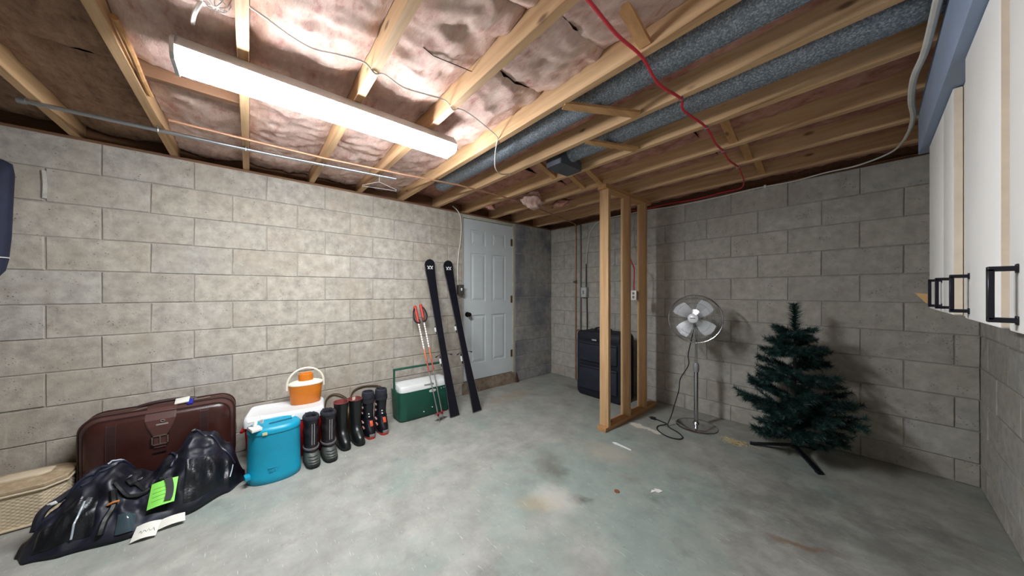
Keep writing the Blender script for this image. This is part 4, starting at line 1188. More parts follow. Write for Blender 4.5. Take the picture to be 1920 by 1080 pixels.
def turquoise_jug():
    cx, cy = 0.548, 0.130
    rot = R(-6)
    t = thing('water_jug', 'oval turquoise water jug with white spigot on its lid', 'jug', (cx, cy, 0))
    M_T = mat('jug_turquoise', (14, 148, 180), 0.4, var=0.06)
    sr = lambda z, k=1.0, e=2.3: superring(cx, cy, z, 0.112 * k, 0.146 * k, 44, e, rot)
    b = MB(); b.loft([sr(0.0, 0.97), sr(0.006, 1.0), sr(0.045, 1.01), sr(0.052, 0.985), sr(0.20, 0.97), sr(0.318, 0.965)]); body = b.build('body', M_T, t, smooth=True)
    b = MB(); b.loft([sr(0.318, 0.965), sr(0.320, 0.995), sr(0.336, 0.99), sr(0.350, 0.93), sr(0.358, 0.84), sr(0.352, 0.78), sr(0.352, 0.3)]); lid = b.build('lid', M_T, t, smooth=True)
    b = MB(); b.tube([(cx + 0.005, cy - 0.03, 0.354), (cx - 0.012, cy + 0.095, 0.354)], 0.006, 6); b.build('grip_slot', mat('slot_dark', (8, 84, 106), 0.6), lid, smooth=True)
    b = MB(); b.obox((cx - 0.045, cy + 0.105, 0.355), (0.008, 0, 0), (0, 0.008, 0), (0, 0, 0.004)); b.build('vent_cap', M_WHITE, lid, bevel=0.002)
    b = MB(); b.obox((cx + 0.104, cy - 0.055, 0.328), (0.003, -0.001, 0), (0.003, 0.012, 0), (0, 0, 0.008)); b.build('sticker', mat('sticker_cream', (222, 214, 160), 0.6), lid)
    sp = thing
    M_Ws = mat('spigot_white', (228, 228, 224), 0.5)
    s = MB()
    px, py, pz = cx + 0.055, cy - 0.105, 0.352
    s.obox((px, py, pz + 0.008), (0.042, 0.012, 0), (-0.008, 0.026, 0), (0, 0, 0.010))
    s.tube([(px - 0.01, py, pz + 0.01), (px - 0.012, py + 0.004, pz + 0.055)], 0.012, 10)
    s.tube([(px - 0.012, py - 0.035, pz + 0.052), (px - 0.012, py + 0.042, pz + 0.058)], 0.009, 8)
    s.obox((px - 0.02, py + 0.035, pz + 0.052), (0.004, 0.001, 0), (0, 0.010, 0), (0, 0, 0.026))
    s.build('spigot', M_Ws, lid, bevel=0.003)
    b = MB(); b.obox((cx + 0.060, cy - 0.142, 0.062), (0.026, 0.004, 0), (-0.004, 0.014, 0), (0, 0, 0.013)); b.build('outlet_boss', M_T, t, bevel=0.004)
    # embossed maker's mark: raised bars low on the front
    for z, y0, y1 in ((0.075, -0.04, 0.075), (0.100, -0.045, 0.080)):
        b = MB(); b.tube([(cx + 0.1095 * (1 - abs((y - 0.0) / 0.146) ** 2.3) ** (1 / 2.3) + 0.0, cy + y + 0.004, z) for y in [y0 + (y1 - y0) * k / 10 for k in range(11)]], 0.0022, 5); b.build('embossed_line', M_T, body)
    n = 9
    for k in range(n):
        y = -0.035 + 0.105 * k / (n - 1)
        b = MB(); x = cx + 0.1098 * (1 - abs(y / 0.146) ** 2.3) ** (1 / 2.3)
        b.obox((x, cy + y + 0.004, 0.0875), (0.0016, 0, 0), (0, 0.0035, 0), (0, 0, 0.0065)); b.build('embossed_letter', M_T, body)
turquoise_jug()

# ------------------------------------------------------------------ boots
def boot_loft(secs, n=26, e=2.4):
    b = MB(); b.loft([superring(cx, 0, z, hx, hy, n, e) for z, cx, hx, hy in secs]); return b

def winter_boot(x, y, rz, label):
    t = thing('winter_boot', label, 'boot', (x, y, 0), rz, 'pair of winter boots')
    b = boot_loft([(0.0, 0.004, 0.108, 0.044), (0.010, 0.004, 0.114, 0.048), (0.022, 0.004, 0.114, 0.048), (0.024, 0.004, 0.110, 0.046)], e=2.8); b.build('sole', mat('boot_sole', (22, 22, 22), 0.7), t, smooth=True, local=True)
    M_RB = mat('boot_rubber_grey', (68, 72, 68), 0.5, var=0.12, scale=40)
    b = boot_loft([(0.022, 0.004, 0.110, 0.046), (0.038, 0.003, 0.109, 0.0475), (0.054, -0.004, 0.099, 0.047), (0.068, -0.016, 0.083, 0.046), (0.088, -0.024, 0.068, 0.045)], e=2.6); foot = b.build('rubber_foot', M_RB, t, smooth=True, local=True)
    for k in range(4):
        z = 0.029 + 0.0125 * k; xx = (0.113, 0.110, 0.095, 0.072)[k]
        b = MB(); b.tube(spline([(xx - 0.035, -0.034, z), (xx - 0.008, -0.020, z + 0.003), (xx, 0, z + 0.004), (xx - 0.008, 0.020, z + 0.003), (xx - 0.035, 0.034, z)], 4), 0.0055, 6); b.build('rib', M_RB, foot, smooth=True, local=True)
    M_SH = mat('boot_nylon', (36, 30, 33), 0.38, var=0.25, scale=24, bump=0.6, bscale=36)
    rings = []
    for i in range(14):
        z = 0.082 + 0.231 * i / 13
        k = 1 + 0.05 * math.sin(i * 1.7) + 0.04 * math.sin(i * 0.9 + 1)
        rings.append([(-0.022 + (0.066 + 0.010 * i / 13) * k * math.cos(a) * (1 + 0.05 * noise.noise(Vector((math.cos(a) * 2, math.sin(a) * 2, z * 30)))), (0.0445 + 0.006 * i / 13) * k * math.sin(a), z) for a in [2 * math.pi * q / 26 for q in range(26)]])
    b = MB(); b.loft(rings, cap1=False); b.build('shaft', M_SH, t, smooth=True, local=True)
    # fur cuff: a fuzzy torus
    b = MB(); rg = []
    for q in range(30):
        a = 2 * math.pi * q / 30
        rr = [(-0.022 + (0.064 + 0.013 * math.cos(p) * (1 + 0.3 * noise.noise(Vector((q * 0.9, p, x * 9))))) * math.cos(a), (0.043 + 0.010 * math.cos(p) * (1 + 0.3 * noise.noise(Vector((q * 0.9, p, 3))))) * math.sin(a), 0.322 + 0.020 * math.sin(p) * (1 + 0.4 * noise.noise(Vector((q * 1.3, p, 7))))) for p in [2 * math.pi * s / 10 for s in range(10)]]
        rg.append(rr)
    rg.append(rg[0]); b.loft(rg, False, False); b.build('fur_cuff', mat('cuff_fur', (32, 32, 42), 0.95, var=0.4, scale=50, bump=1.0, bscale=90), t, smooth=True, local=True, angle=180)
    b = MB(); b.lathe([(0.0, 0.27), (0.95, 0.27), (1.0, 0.318), (0.0, 0.272)], (-0.022, 0, 0), 20, 0.058, 0.042); b.build('lining', mat('boot_lining_dark', (20, 20, 28), 0.95), t, local=True)
    for yy in (-0.006, 0.008):
        b = MB(); b.tube([(0.051, yy, 0.145), (0.054, yy, 0.22), (0.057, yy, 0.295)], 0.0022, 5); b.build('silver_stripe', mat('stripe_silver', (170, 168, 170), 0.4), t, local=True)
    b = MB(); b.loft([superring(-0.020, 0, z, 0.0745, 0.0500, 26, 2.2) for z in (0.108, 0.119)]); b.build('ankle_strap', mat('strap_grey', (104, 100, 104), 0.4), t, smooth=True, local=True)
winter_boot(0.532, 0.343, R(2), 'black winter boot with fur cuff, nearer the turquoise jug')
winter_boot(0.522, 0.455, R(2), 'black winter boot with fur cuff, nearer the rubber boots')

def rubber_boot(x, y, rz, label, tab):
    t = thing('rubber_boot', label, 'boot', (x, y, 0), rz, 'pair of rubber boots')
    M_W = mat('boot_rubber_black', (22, 26, 26), 0.35, var=0.2)
    b = boot_loft([(0.0, 0.02, 0.122, 0.040), (0.010, 0.02, 0.127, 0.043), (0.020, 0.02, 0.127, 0.043)], e=2.8); b.build('sole', mat('boot_sole_black', (14, 14, 14), 0.7), t, smooth=True, local=True)
    b = MB(); b.loft([superring(cx, 0, z, hx, hy, 28, 2.3) for z, cx, hx, hy in ((0.018, 0.02, 0.122, 0.042), (0.045, 0.018, 0.122, 0.043), (0.07, 0.008, 0.110, 0.042), (0.095, -0.012, 0.086, 0.041), (0.12, -0.026, 0.068, 0.040), (0.16, -0.030, 0.061, 0.040), (0.22, -0.030, 0.061, 0.044), (0.30, -0.032, 0.066, 0.050), (0.338, -0.033, 0.068, 0.052))], cap1=False); b.build('shell', M_W, t, smooth=True, local=True)
    b = MB(); b.loft([superring(-0.033, 0, z, hx, hy, 28, 2.3) for z, hx, hy in ((0.339, 0.0685, 0.0525), (0.340, 0.064, 0.048), (0.30, 0.060, 0.045), (0.22, 0.055, 0.038))], cap0=False); b.build('red_lining', mat('boot_lining_red', (128, 58, 56), 0.85, var=0.15), t, smooth=True, local=True)
    if tab:
        b = MB(); b.obox((-0.092, 0.008, 0.322), (0.0012, 0, 0.0), (0, 0.012, 0), (0, 0, 0.014)); b.build('size_label', mat('label_cream', (206, 196, 172), 0.7), t, local=True)
rubber_boot(0.385, 0.572, R(3), 'black rubber boot with red lining, nearer the winter boots', False)
rubber_boot(0.378, 0.679, R(3), 'black rubber boot with red lining and a cream size label inside', True)

def ski_boot(x, y, rz, label):
    t = thing('ski_boot', label, 'boot', (x, y, 0), rz, 'pair of ski boots')
    M_S = mat('ski_shell', (18, 20, 28), 0.3, var=0.15)
    M_RD = mat('ski_red', (170, 48, 34), 0.4)
    b = boot_loft([(0.0, 0.014, 0.112, 0.037), (0.018, 0.014, 0.116, 0.039), (0.020, 0.014, 0.116, 0.039)], e=3.2); b.build('sole', M_RD, t, smooth=True, local=True)
    b = MB(); b.loft([superring(cx, 0, z, hx, hy, 28, 2.5) for z, cx, hx, hy in ((0.020, 0.013, 0.113, 0.043), (0.045, 0.012, 0.112, 0.046), (0.07, 0.008, 0.104, 0.047), (0.10, -0.002, 0.090, 0.047), (0.15, -0.010, 0.074, 0.046))]); b.build('lower_shell', M_S, t, smooth=True, local=True)
    b = MB(); b.loft([superring(cx, 0, z, hx, hy, 28, 2.4) for z, cx, hx, hy in ((0.13, -0.018, 0.068, 0.045), (0.20, -0.012, 0.062, 0.045), (0.28, 0.0, 0.060, 0.047), (0.325, 0.006, 0.062, 0.050))], cap1=False); b.build('cuff', M_S, t, smooth=True, local=True)
    b = MB(); b.loft([superring(cx, 0, z, hx, hy, 28, 2.2) for z, cx, hx, hy in ((0.30, 0.004, 0.058, 0.047), (0.345, 0.010, 0.060, 0.049), (0.375, 0.012, 0.056, 0.045), (0.378, 0.012, 0.046, 0.036), (0.33, 0.008, 0.040, 0.032))]); b.build('liner', mat('ski_liner', (40, 40, 52), 0.85, var=0.3, scale=30, bump=0.5), t, smooth=True, local=True)
    b = MB(); b.loft([superring(0.004, 0, z, 0.0655, 0.0525, 28, 2.3) for z in (0.288, 0.322)]); b.build('power_strap', mat('power_strap', (30, 30, 38), 0.8), t, smooth=True, local=True)
    b = MB(); b.obox((0.083, 0.006, 0.118), (0.004, 0, 0.002), (0, 0.012, 0), (-0.010, 0, 0.021)); b.build('badge', mat('ski_badge', (212, 84, 52), 0.45), t, bevel=0.002, local=True)
    for z, yy in ((0.172, -0.006), (0.196, -0.008)):
        b = MB(); b.lathe([(0.0, 0.0), (0.0055, 0.0), (0.0055, 0.005), (0.0, 0.007)], (0, 0, 0), 10)
        for p in b.v:
            p.x, p.z = 0.054 + p.z * 1.0 + 0.004, z + p.x
            p.y += yy
        b.build('rivet', M_WHITE, t, local=True)
    for z, xx in ((0.085, 0.045), (0.125, 0.02), (0.20, 0.0), (0.25, 0.01)):
        b = MB(); b.obox((xx, -0.0475, z), (0.022, 0, -0.004), (0, 0.005, 0), (0.002, 0, 0.006)); b.build('buckle', mat('buckle_mix', (196, 90, 70), 0.4, 0.3, c2=(210, 208, 206), scale=20), t, bevel=0.002, local=True)
    for xx in (0.10, -0.06):
        pass
    b = MB(); b.obox((0.118, 0.0, 0.030), (0.010, 0, 0), (0, 0.020, 0), (0, 0, 0.012)); b.build('toe_lug', mat('toe_lug', (120, 116, 114), 0.5), t, bevel=0.003, local=True)
ski_boot(0.330, 0.782, R(1), 'black ski boot with orange badge and red sole, nearer the rubber boots')
ski_boot(0.322, 0.893, R(1), 'black ski boot with orange badge and red sole, nearer the green cooler')

# brown cord hanging in loops on the wall behind the boots, with a tan folded bag
b = MB(); b.tube(spline([(0.03, 0.505, 0.20), (0.02, 0.525, 0.285), (0.015, 0.57, 0.315), (0.02, 0.63, 0.30), (0.02, 0.69, 0.24), (0.03, 0.66, 0.20), (0.03, 0.60, 0.19), (0.03, 0.54, 0.20), (0.035, 0.60, 0.17), (0.025, 0.70, 0.22), (0.02, 0.74, 0.31), (0.015, 0.82, 0.335), (0.015, 0.92, 0.325), (0.02, 0.99, 0.30), (0.03, 1.01, 0.24), (0.03, 0.98, 0.16), (0.03, 0.95, 0.006)], 6), 0.0055, 6)
tag(b.build('brown_cord', mat('brown_cord', (88, 66, 48), 0.7), smooth=True), 'looped brown cord against the wall behind the boots', 'cord')
b = MB(); b.loft([superring(0.135, 0.64, z, hx, hy, 24, 3) for z, hx, hy in ((0.0, 0.07, 0.12), (0.02, 0.085, 0.13), (0.16, 0.07, 0.125), (0.215, 0.04, 0.11), (0.235, 0.012, 0.09))])
tag(b.build('tan_bag', mat('tan_canvas', (166, 142, 112), 0.9, var=0.12, scale=10, bump=0.5, bscale=25), smooth=True, angle=180), 'folded tan canvas bag on the floor behind the rubber boots', 'bag')

# ------------------------------------------------------------------ brown leather suitcase
def brown_suitcase():
    t = thing('leather_suitcase', 'brown leather suitcase with centre strap and buckle standing by the wall', 'suitcase', (0.13, -0.42, 0))
    M_L = mat('oxblood_leather', (60, 31, 26), 0.28, var=0.28, scale=5, bump=0.15, bscale=160)
    M_L2 = mat('leather_trim', (78, 50, 45), 0.42, var=0.15, scale=12)
    M_L3 = mat('leather_dark', (50, 28, 27), 0.45, var=0.15)
    M_BRS = mat('antique_metal', (150, 134, 120), 0.35, 0.8)
    y0, y1, h = -0.762, -0.085, 0.487
    r0 = 0.085
    def outl(g, r, n=7):
        return [p for cy, cz, a0 in ((y1 - g - r, g + r, -90), (y1 - g - r, h - g - r, 0), (y0 + g + r, h - g - r, 90), (y0 + g + r, g + r, 180)) for p in [(cy + r * math.cos(R(a0 + 90 * k / n)), cz + r * math.sin(R(a0 + 90 * k / n))) for k in range(n + 1)]]
    b = MB()
    b.loft([[(x, py, pz) for py, pz in outl(g, r0 - g * 0.5)] for x, g in ((0.012, 0.03), (0.03, 0.006), (0.055, 0.0), (0.165, 0.0), (0.190, 0.010), (0.205, 0.022))], cap1=False)
    b.build('gusset', M_L2, t, smooth=True)
    b = MB()
    b.loft([[(x, py, pz) for py, pz in outl(g, r0 - min(g, 0.12) * 0.45)] for x, g in ((0.200, 0.020), (0.214, 0.028), (0.226, 0.05), (0.232, 0.09), (0.235, 0.14))]); b.build('front_panel', M_L, t, smooth=True, angle=60)
    for x, g in ((0.204, 0.021), (0.168, -0.001), (0.11, -0.002), (0.055, -0.001)):
        b = MB(); b.tube([(x, py, pz) for py, pz in outl(g, r0 - max(g, 0) * 0.5)], 0.0055 if x != 0.11 else 0.004, 6, closed=True); b.build('piping' if x != 0.11 else 'zipper', M_L3 if x != 0.11 else mat('zipper_brown', (104, 84, 72), 0.4, 0.4), t, smooth=True)
    # stitched bands down the front
    for yc in (-0.63, -0.235):
        b = MB(); pts = [(0.213, h - 0.030), (0.2275, h - 0.055), (0.234, h - 0.10), (0.2365, h - 0.16), (0.2365, 0.15), (0.230, 0.06)]
        b.loft([[(x, yc - 0.022, z), (x, yc + 0.022, z), (x - 0.006, yc + 0.022, z), (x - 0.006, yc - 0.022, z)] for x, z in pts]); bd = b.build('stitched_band', M_L3, t)
        for s in (-1, 1):
            b = MB(); b.tube([(x + 0.0008, yc + s * 0.018, z) for x, z in pts], 0.0013, 4); b.build('stitching', M_L2, bd)
    # centre strap coming over the top, tapering to the buckle
    yc = -0.432
    path = [(0.075, h + 0.006, 0.062), (0.12, h + 0.008, 0.064), (0.17, h + 0.005, 0.065), (0.198, h - 0.010, 0.066), (0.216, h - 0.030, 0.068), (0.232, h - 0.060, 0.066), (0.239, h - 0.10, 0.055), (0.2415, h - 0.145, 0.036), (0.242, h - 0.175, 0.028), (0.242, h - 0.235, 0.026)]
    b = MB(); b.loft([[(x, yc - w, z), (x, yc + w, z), (x - 0.004, yc + w, z - 0.003), (x - 0.004, yc - w, z - 0.003)] for x, z, w in path]); st = b.build('centre_strap', mat('strap_leather', (82, 50, 46), 0.4, var=0.12), t)
    for s in (-1, 1):
        b = MB(); b.tube([(x + 0.001, yc + s * (w - 0.006), z) for x, z, w in path], 0.0014, 4); b.build('stitching', M_L2, st)
    b = MB(); zc = h - 0.185
    for (ya, yb, za, zb) in ((-0.036, 0.036, 0.024, 0.030), (-0.036, 0.036, -0.030, -0.024), (-0.036, -0.030, -0.03, 0.03), (0.030, 0.036, -0.03, 0.03)):
        b.box(0.243, 0.249, yc + ya, yc + yb, zc + za, zc + zb)
    b.box(0.245, 0.248, yc - 0.003, yc + 0.003, zc - 0.028, zc + 0.028); b.build('buckle', M_BRS, st)
    b = MB(); b.box(0.243, 0.2465, yc - 0.029, yc + 0.029, h - 0.262, h - 0.250); b.build('keeper_loop', M_L3, st)
    # small emblem: ring above a bar
    ez = h - 0.085
    b = MB(); ex = 0.2385
    b.tube([(ex, yc + 0.010 + 0.009 * math.cos(2 * math.pi * k / 14), ez + 0.016 + 0.007 * math.sin(2 * math.pi * k / 14)) for k in range(14)], 0.002, 5, closed=True)
    b.obox((ex + 0.0008, yc + 0.008, ez - 0.004), (0.0012, 0, 0.0004), (0, 0.026, 0), (0, 0, 0.0045)); b.build('emblem', mat('emblem_silver', (196, 190, 184), 0.3, 0.7), st)
    # carrying handle, tag, zip pulls
    b = MB(); b.tube(spline([(0.10, yc - 0.12, h + 0.004), (0.10, yc - 0.10, h + 0.012), (0.10, yc - 0.03, h + 0.022), (0.10, yc + 0.07, h + 0.022), (0.10, yc + 0.13, h + 0.012), (0.10, yc + 0.15, h + 0.004)], 5), 0.011, 8); b.build('handle', M_L3, t, smooth=True)
    b = MB(); b.obox((0.145, yc + 0.085, h + 0.018), (0.030, 0.0, -0.010), (0.0, 0.034, 0.002), (0.002, 0, 0.005)); tg = b.build('white_tag', mat('tag_white', (222, 220, 212), 0.6), t, bevel=0.004)
    b = MB(); b.obox((0.165, yc + 0.125, h + 0.006), (0.024, 0, -0.010), (0, 0.014, 0), (0.002, 0, 0.006)); b.build('blue_tag', mat('tag_blue', (28, 40, 150), 0.4), t, bevel=0.003)
    b = MB(); b.tube([(0.14, yc + 0.14, h + 0.008), (0.13, yc + 0.22, h + 0.008)], 0.006, 6); b.tube([(0.16, yc - 0.13, h + 0.002), (0.15, yc - 0.07, h + 0.010)], 0.004, 6); b.build('zip_pull', M_BRS, t, smooth=True)
    b = MB(); b.tube([(0.12, y1 + 0.002, 0.30), (0.12, y1 + 0.007, 0.24), (0.12, y1 + 0.004, 0.20)], 0.005, 6); b.build('side_pull', M_BRS, t, smooth=True)
brown_suitcase()

# ------------------------------------------------------------------ navy duffel bag slumped on the floor
def duffel():
    t = thing('duffel_bag', 'slumped navy and black duffel bag in front of the leather suitcase', 'duffel bag', (0.5, -0.40, 0))
    Y0, Y1 = -0.83, -0.025
    def lerp(tab, u):
        for (a, va), (c, vc) in zip(tab, tab[1:]):
            if u <= c:
                s = (u - a) / (c - a); s = s * s * (3 - 2 * s)
                return va + (vc - va) * s
        return tab[-1][1]
    front = [(0, 0.60), (0.06, 0.68), (0.2, 0.72), (0.45, 0.76), (0.7, 0.71), (0.9, 0.60), (1, 0.50)]
    back = [(0, 0.50), (0.06, 0.42), (0.2, 0.31), (0.45, 0.27), (0.7, 0.262), (0.9, 0.27), (1, 0.38)]
    crest = [(0, 0.03), (0.10, 0.13), (0.24, 0.275), (0.33, 0.285), (0.43, 0.20), (0.49, 0.165), (0.58, 0.24), (0.70, 0.345), (0.80, 0.325), (0.90, 0.22), (1, 0.03)]
    def surf(u, v, lift=0.0):
        y = Y0 + (Y1 - Y0) * u
        xf, xb, h = lerp(front, u), lerp(back, u), lerp(crest, u)
        x = xf + (xb - xf) * v
        vc = 0.66
        if v < vc:
            s = math.sin(math.pi / 2 * v / vc) ** 0.82
        else:
            s = max(0.0, math.cos(math.pi / 2 * (v - vc) / (1 - vc))) ** 0.55
        p = Vector((x, y, h * s))
        n = noise.noise(Vector((x * 9, y * 6, h * 9))) * 0.018 + (0.35 - abs(noise.noise(Vector((x * 13 + y * 9, y * 10 - x * 6, 2))))) * 0.055 + (0.3 - abs(noise.noise(Vector((x * 26 - y * 16, y * 24 + x * 9, 8))))) * 0.020
        k = min(1, s * 2.2) * min(1, u * 8, (1 - u) * 8)
        up = Vector((0.55 * (1 - v), 0, 0.85))
        p += up * (n * k + lift)
        p.x = max(p.x, 0.252 if v > 0.5 else p.x)
        p.z = max(p.z, 0.0)
        return p
    NU, NV = 84, 44
    vs, fs = [], []
    for i in range(NU + 1):
        for j in range(NV + 1):
            vs.append(surf(i / NU, j / NV))
    w = NV + 1
    for i in range(NU):
        for j in range(NV):
            fs.append((i * w + j, (i + 1) * w + j, (i + 1) * w + j + 1, i * w + j + 1))
    fs.append(tuple(i * w for i in range(NU + 1)) + tuple(i * w + NV for i in range(NU, -1, -1)))
    fs.append(tuple(range(w))); fs.append(tuple(NU * w + j for j in range(NV, -1, -1)))
    q = NT('duffel_fabric')
    tc = q.n('ShaderNodeTexCoord')
    f = q.noise(tc.outputs['Object'], 7, 4)
    q.l(q.ramp(f, [(0.35, lin((14, 15, 22))), (0.65, lin((26, 28, 44)))]), q.b.inputs['Base Color'])
    q.l(q.ramp(f, [(0.4, bw(0.38)), (0.6, bw(0.6))]), q.b.inputs['Roughness'])
    q.bump(q.noise(tc.outputs['Object'], 420, 2), 0.2, 0.002)
    b = MB(); b.add(vs, fs); b.build('bag_body', q.m, t, smooth=True, angle=180)
    M_LP = mat('duffel_vinyl', (20, 22, 26), 0.35, var=0.2, scale=30, bump=0.5, bscale=70)
    def patch(name, u0, u1, v0, v1, m, lift=0.004, nu=24, nv=8, parent=t):
        vs, fs = [], []
        for i in range(nu + 1):
            for j in range(nv + 1):
                e = min(i, nu - i, j, nv - j)
                vs.append(surf(u0 + (u1 - u0) * i / nu, v0 + (v1 - v0) * j / nv, lift if e > 0 else lift - 0.008))
        w = nv + 1
        for i in range(nu):
            for j in range(nv):
                fs.append((i * w + j, (i + 1) * w + j, (i + 1) * w + j + 1, i * w + j + 1))
        b = MB(); b.add(vs, fs); return b.build(name, m, parent, smooth=True, angle=180)
    pA = patch('vinyl_panel', 0.08, 0.30, 0.06, 0.30, M_LP, 0.010)
    pB = patch('vinyl_panel', 0.68, 0.92, 0.05, 0.30, M_LP, 0.010)
    M_Z = mat('zip_tape', (34, 36, 54), 0.45)
    def line(name, pts, r, m, lift=0.006, parent=t):
        P = spline([(u, v, 0) for u, v in pts], 8)
        b = MB(); b.tube([surf(min(max(p.x, 0), 1), min(max(p.y, 0), 1), lift) for p in P], r, 6); return b.build(name, m, parent, smooth=True)
    line('zipper', [(0.06, 0.42), (0.14, 0.50), (0.24, 0.56), (0.32, 0.58)], 0.006, M_Z)
    line('zipper', [(0.22, 0.40), (0.30, 0.52), (0.36, 0.64), (0.40, 0.72)], 0.006, M_Z)
    line('zipper', [(0.70, 0.66), (0.78, 0.58), (0.86, 0.46), (0.94, 0.34)], 0.0065, M_Z)
    line('zipper', [(0.60, 0.40), (0.62, 0.52), (0.60, 0.62), (0.57, 0.70)], 0.006, M_Z)
    line('reflective_piping', [(0.225, 0.06), (0.235, 0.16), (0.25, 0.27)], 0.004, mat('reflective_trim', (170, 182, 190), 0.3), 0.014)
    line('reflective_piping', [(0.30, 0.60), (0.34, 0.66), (0.385, 0.72)], 0.004, mat('reflective_trim', (170, 182, 190), 0.3), 0.010)
    line('reflective_piping', [(0.915, 0.10), (0.925, 0.18), (0.93, 0.26)], 0.003, mat('reflective_trim', (170, 182, 190), 0.3), 0.012)
    line('carry_strap', [(0.36, 0.36), (0.42, 0.30), (0.48, 0.33), (0.53, 0.40)], 0.010, M_BIND, 0.012)
    line('carry_strap', [(0.40, 0.46), (0.47, 0.40), (0.55, 0.34), (0.62, 0.28)], 0.010, M_BIND, 0.012)
    line('carry_strap', [(0.36, 0.30), (0.37, 0.20), (0.35, 0.12), (0.34, 0.04)], 0.013, M_BIND, 0.010)
    for u, v in ((0.325, 0.585), (0.70, 0.66), (0.405, 0.50), (0.45, 0.52), (0.13, 0.62)):
        p = surf(u, v, 0.014)
        b = MB(); b.tube([p + Vector((0.008 * math.cos(a), 0.008 * math.sin(a), 0.004 * math.sin(a))) for a in [2 * math.pi * k / 10 for k in range(10)]], 0.0025, 5, closed=True); b.build('metal_ring', mat('ring_metal', (176, 176, 180), 0.3, 0.8), t)
    p = surf(0.37, 0.22, 0.02); b = MB(); b.tube([p + Vector((0.0, -0.018, 0)), p + Vector((0.005, 0, 0.008)), p + Vector((0.0, 0.02, 0.006))], 0.005, 6); b.build('orange_loop', mat('loop_orange', (196, 120, 60), 0.5), t, smooth=True)
    # lime green paper tag bent over a strap
    def paper(name, c, ax, ay, w, h, bend, m, nx=8, ny=8):
        c, ax, ay = Vector(c), Vector(ax).normalized(), Vector(ay).normalized(); nr = ax.cross(ay).normalized()
        if nr.x < 0:
            nr = -nr
        pt = lambda i, j, o: c + ax * (w * (i / nx - 0.5)) + ay * (h * (j / ny - 0.5)) + nr * (bend * math.sin(math.pi * i / nx) + o)
        vs = [pt(i, j, 0) for i in range(nx + 1) for j in range(ny + 1)] + [pt(i, j, 0.0008) for i in range(nx + 1) for j in range(ny + 1)]
        w1 = ny + 1; nb = (nx + 1) * w1; fs = []
        for i in range(nx):
            for j in range(ny):
                qd = (i * w1 + j, (i + 1) * w1 + j, (i + 1) * w1 + j + 1, i * w1 + j + 1)
                fs += [tuple(reversed(qd)), tuple(nb + x for x in qd)]
        ed = [j for j in range(w1)] + [i * w1 + ny for i in range(1, nx + 1)] + [nx * w1 + j for j in range(ny - 1, -1, -1)] + [i * w1 for i in range(nx - 1, 0, -1)]
        for k in range(len(ed)):
            a, cc = ed[k], ed[(k + 1) % len(ed)]
            fs.append((a, cc, nb + cc, nb + a))
        b = MB(); b.add(vs, fs); return b.build(name, m, t, smooth=True, angle=50), pt
    g, pt = paper('green_tag', surf(0.585, 0.17, 0.045), (0.05, 1.0, 0.10), (-0.60, 0.05, 0.75), 0.100, 0.125, 0.012, mat('lime_paper', (140, 226, 92), 0.6, var=0.03))
    for j in (2, 3.3, 4.6, 5.9):
        b = MB(); b.tube([pt(1 + 0.55 * k, j, 0.0011) for k in range(10)], 0.0007, 4); b.build('ruled_line', mat('ink_green', (60, 120, 40), 0.7), g)
    b = MB(); bp = [pt(5.2 + 1.2 * math.sin(s * 2.2), 8.2 - 7.2 * s, 0.006) for s in [k / 8 for k in range(9)]]
    b.loft([[p + Vector((0, -0.014, 0)), p + Vector((0, 0.014, 0)), p + Vector((0.004, 0.014, 0.002)), p + Vector((0.004, -0.014, 0.002))] for p in bp]); b.build('tag_strap', M_BIND, t, smooth=True)
    pv, pt2 = paper('white_tag', (0.785, -0.40, 0.024), (0.15, 1, 0.05), (-0.85, 0.10, 0.34), 0.088, 0.085, 0.010, mat('tag_paper', (224, 222, 212), 0.6, var=0.03))
    b = MB(); b.tube([pt2(2 + 0.5 * k, 3.5 + 0.9 * math.sin(k * 2.3), 0.0012) for k in range(11)], 0.0010, 4); b.build('handwriting', mat('ink_black', (40, 38, 40), 0.7), pv)
    paper('white_tag', (0.765, -0.315, 0.024), (0.05, 1, 0.06), (-0.85, -0.1, 0.38), 0.100, 0.052, 0.008, mat('tag_paper', (224, 222, 212), 0.6, var=0.03))
    patch('clear_tag', 0.40, 0.475, 0.03, 0.15, mat('clear_plastic', (62, 76, 84), 0.15), 0.016, 6, 5)
    # end grab loop with a pale badge
    b = MB(); b.tube(spline([surf(0.05, 0.50, 0.0), surf(0.07, 0.62, 0.045), surf(0.13, 0.70, 0.05), surf(0.19, 0.72, 0.0)], 6), 0.016, 8); b.build('grab_loop', mat('grab_webbing', (26, 27, 38), 0.7), t, smooth=True)
    p = surf(0.10, 0.62, 0.062); b = MB(); b.obox(p, (0.004, 0, 0.004), (0, 0.014, 0.004), (0, -0.003, 0.008)); b.build('pale_badge', M_WHITE, t, bevel=0.002)
duffel()

